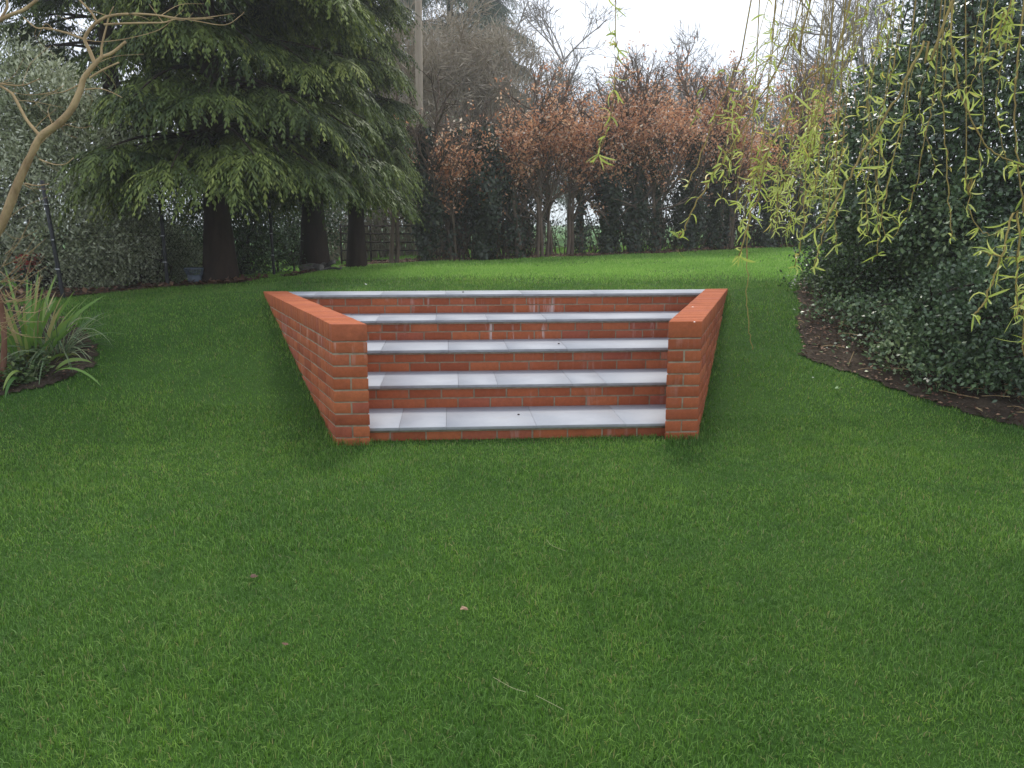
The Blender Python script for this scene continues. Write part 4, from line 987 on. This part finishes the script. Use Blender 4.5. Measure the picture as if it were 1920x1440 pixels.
# ------------------------------------------------------------------ small things on the lawn
def scrap(px, py, name, label, cat, m, size, rv, n=3, group=None):
    c = G(px, py)+np.array([0, 0, .03]); B = np.tile(c, (n, 1))+rng.normal(0, size*.12, (n, 3)); a_ = rng.uniform(0, 6.28)+np.arange(n)*.5
    D = np.stack([np.cos(a_), np.sin(a_), rng.uniform(0, .35, n)], 1)
    o = leafmesh(name, [ribbons(B, D, size, size*.55, rdir(n)*.9, np.full(n, rv), 4, nrm(np.cross(D, np.array([.2, 0, 1.]))))], m, origin=tuple(c)); tag(o, label, cat, group)
scrap(875, 1157, 'fallen_leaf', 'curled pale tan fallen leaf in the middle of the front lawn', 'leaf', M_litter, .026, .9)
scrap(470, 1094, 'fallen_leaf', 'dark brown fallen leaf on the front lawn below the left wall', 'leaf', M_litter, .03, .1, 2)
scrap(532, 1222, 'fallen_leaf', 'small dark reddish leaf low on the front lawn', 'leaf', M_litter, .022, .25, 2)
scrap(1567, 737, 'fallen_leaf', 'pale green fallen leaf on the lawn near the right bed', 'leaf', M_bramble, .035, .99, 3)
scrap(1597, 735, 'fallen_leaf', 'tiny pale green leaf beside a larger one near the right bed', 'leaf', M_bramble, .02, .9, 2)
scrap(1489, 588, 'white_petal', 'white petal on the lawn at the edge of the right bed', 'petal', M_white, .03, .5, 2)
scrap(688, 539, 'white_petal', 'white petal on the grass just behind the top step', 'petal', M_white, .03, .5, 2)
scrap(1525, 715, 'white_petal', 'small white petal on the lawn below the bed corner', 'petal', M_white, .018, .5, 2)
for a, lab in [([(1005, 1325), (1030, 1338), (1056, 1352)], 'pale straw lying low on the front lawn'), ([(1024, 1026), (1035, 1038), (1060, 1048)], 'thin curved straw right of the lawn centre'), ([(925, 1290), (960, 1310), (985, 1318)], 'faint dry straw left of a paler one, low on the lawn')]:
    T = Tubes(); q = [G(*p_)+np.array([0, 0, .036]) for p_ in a]; T.add(curve(q, 5), .0007, 4); o = T.build('straw', plain('dry_straw', (.42, .40, .22), .7), origin=tuple(q[0])); tag(o, lab, 'straw')
for k_, a_, b_, lab in [(0, .95, .30, 'tiny dark pebble on the lowest step'), (2, 1.35, .25, 'tiny dark pebble on the third step'), (4, .62, .2, 'tiny dark pebble on the top step')]:
    z_ = Z1+k_*RIS; bb = D1+k_*GO+b_; c_ = np.array(SW(a_, bb, z_+.001)); V_ = nrm(rdir(14))*[.009, .008, .005]+[0, 0, .004]
    T = Tubes(); T.add(c_+np.array([[-.007, 0, .002], [-.003, 0, .004], [.003, .001, .0045], [.008, 0, .002]]), [.002, .006, .002], 7); o = T.build('pebble', M_bark_dark, origin=tuple(c_)); tag(o, lab, 'pebble')
# droppings on the right coping and a white scrap on the second riser
def blot(p_, s, label):
    n = 9; a_ = np.arange(n)*2*np.pi/n; r_ = s*rng.uniform(.6, 1.1, n)
    V = [(p_[0]+math.cos(t)*r, p_[1]+math.sin(t)*r, p_[2]) for t, r in zip(a_, r_)]+[(p_[0], p_[1], p_[2]+.003)]
    o = rawmesh('bird_dropping', V, [[i, (i+1) % n, n] for i in range(n)], M_white, origin=p_); tag(o, label, 'dropping')
q = P(1299, 574, 6.1); b_ = to_ab(q[0], q[1])
def oncap(px, py):
    Y = 5.2
    for _ in range(40):
        p_ = P(px, py, Y); Y *= 1+(p_[2]-ZC)*.12
    return (p_[0], p_[1], ZC+.001)
blot(oncap(1299, 574), .012, 'white bird dropping halfway along the right coping')
blot(oncap(1302, 604), .009, 'white bird dropping on the front edge of the right coping')

# ------------------------------------------------------------------ thin scattering volume added to imitate lens veil and lift the darks
hb = [(-700, -12, -6), (700, -12, -6), (700, 820, -6), (-700, 820, -6), (-700, -12, 24), (700, -12, 24), (700, 820, 24), (-700, 820, 24)]
M_veil = bpy.data.materials.new('veil_volume'); M_veil.use_nodes = True; n_ = M_veil.node_tree; n_.nodes.clear()
ho = n_.nodes.new('ShaderNodeOutputMaterial'); hv = n_.nodes.new('ShaderNodeVolumePrincipled')
hv.inputs['Color'].default_value = (.95, .96, 1, 1); hv.inputs['Density'].default_value = .0022; hv.inputs['Anisotropy'].default_value = .45
n_.links.new(hv.outputs[0], ho.inputs['Volume'])
o = rawmesh('veil_volume', hb, [[0, 3, 2, 1], [4, 5, 6, 7], [0, 1, 5, 4], [1, 2, 6, 5], [2, 3, 7, 6], [3, 0, 4, 7]], M_veil); tag(o, kind='stuff')
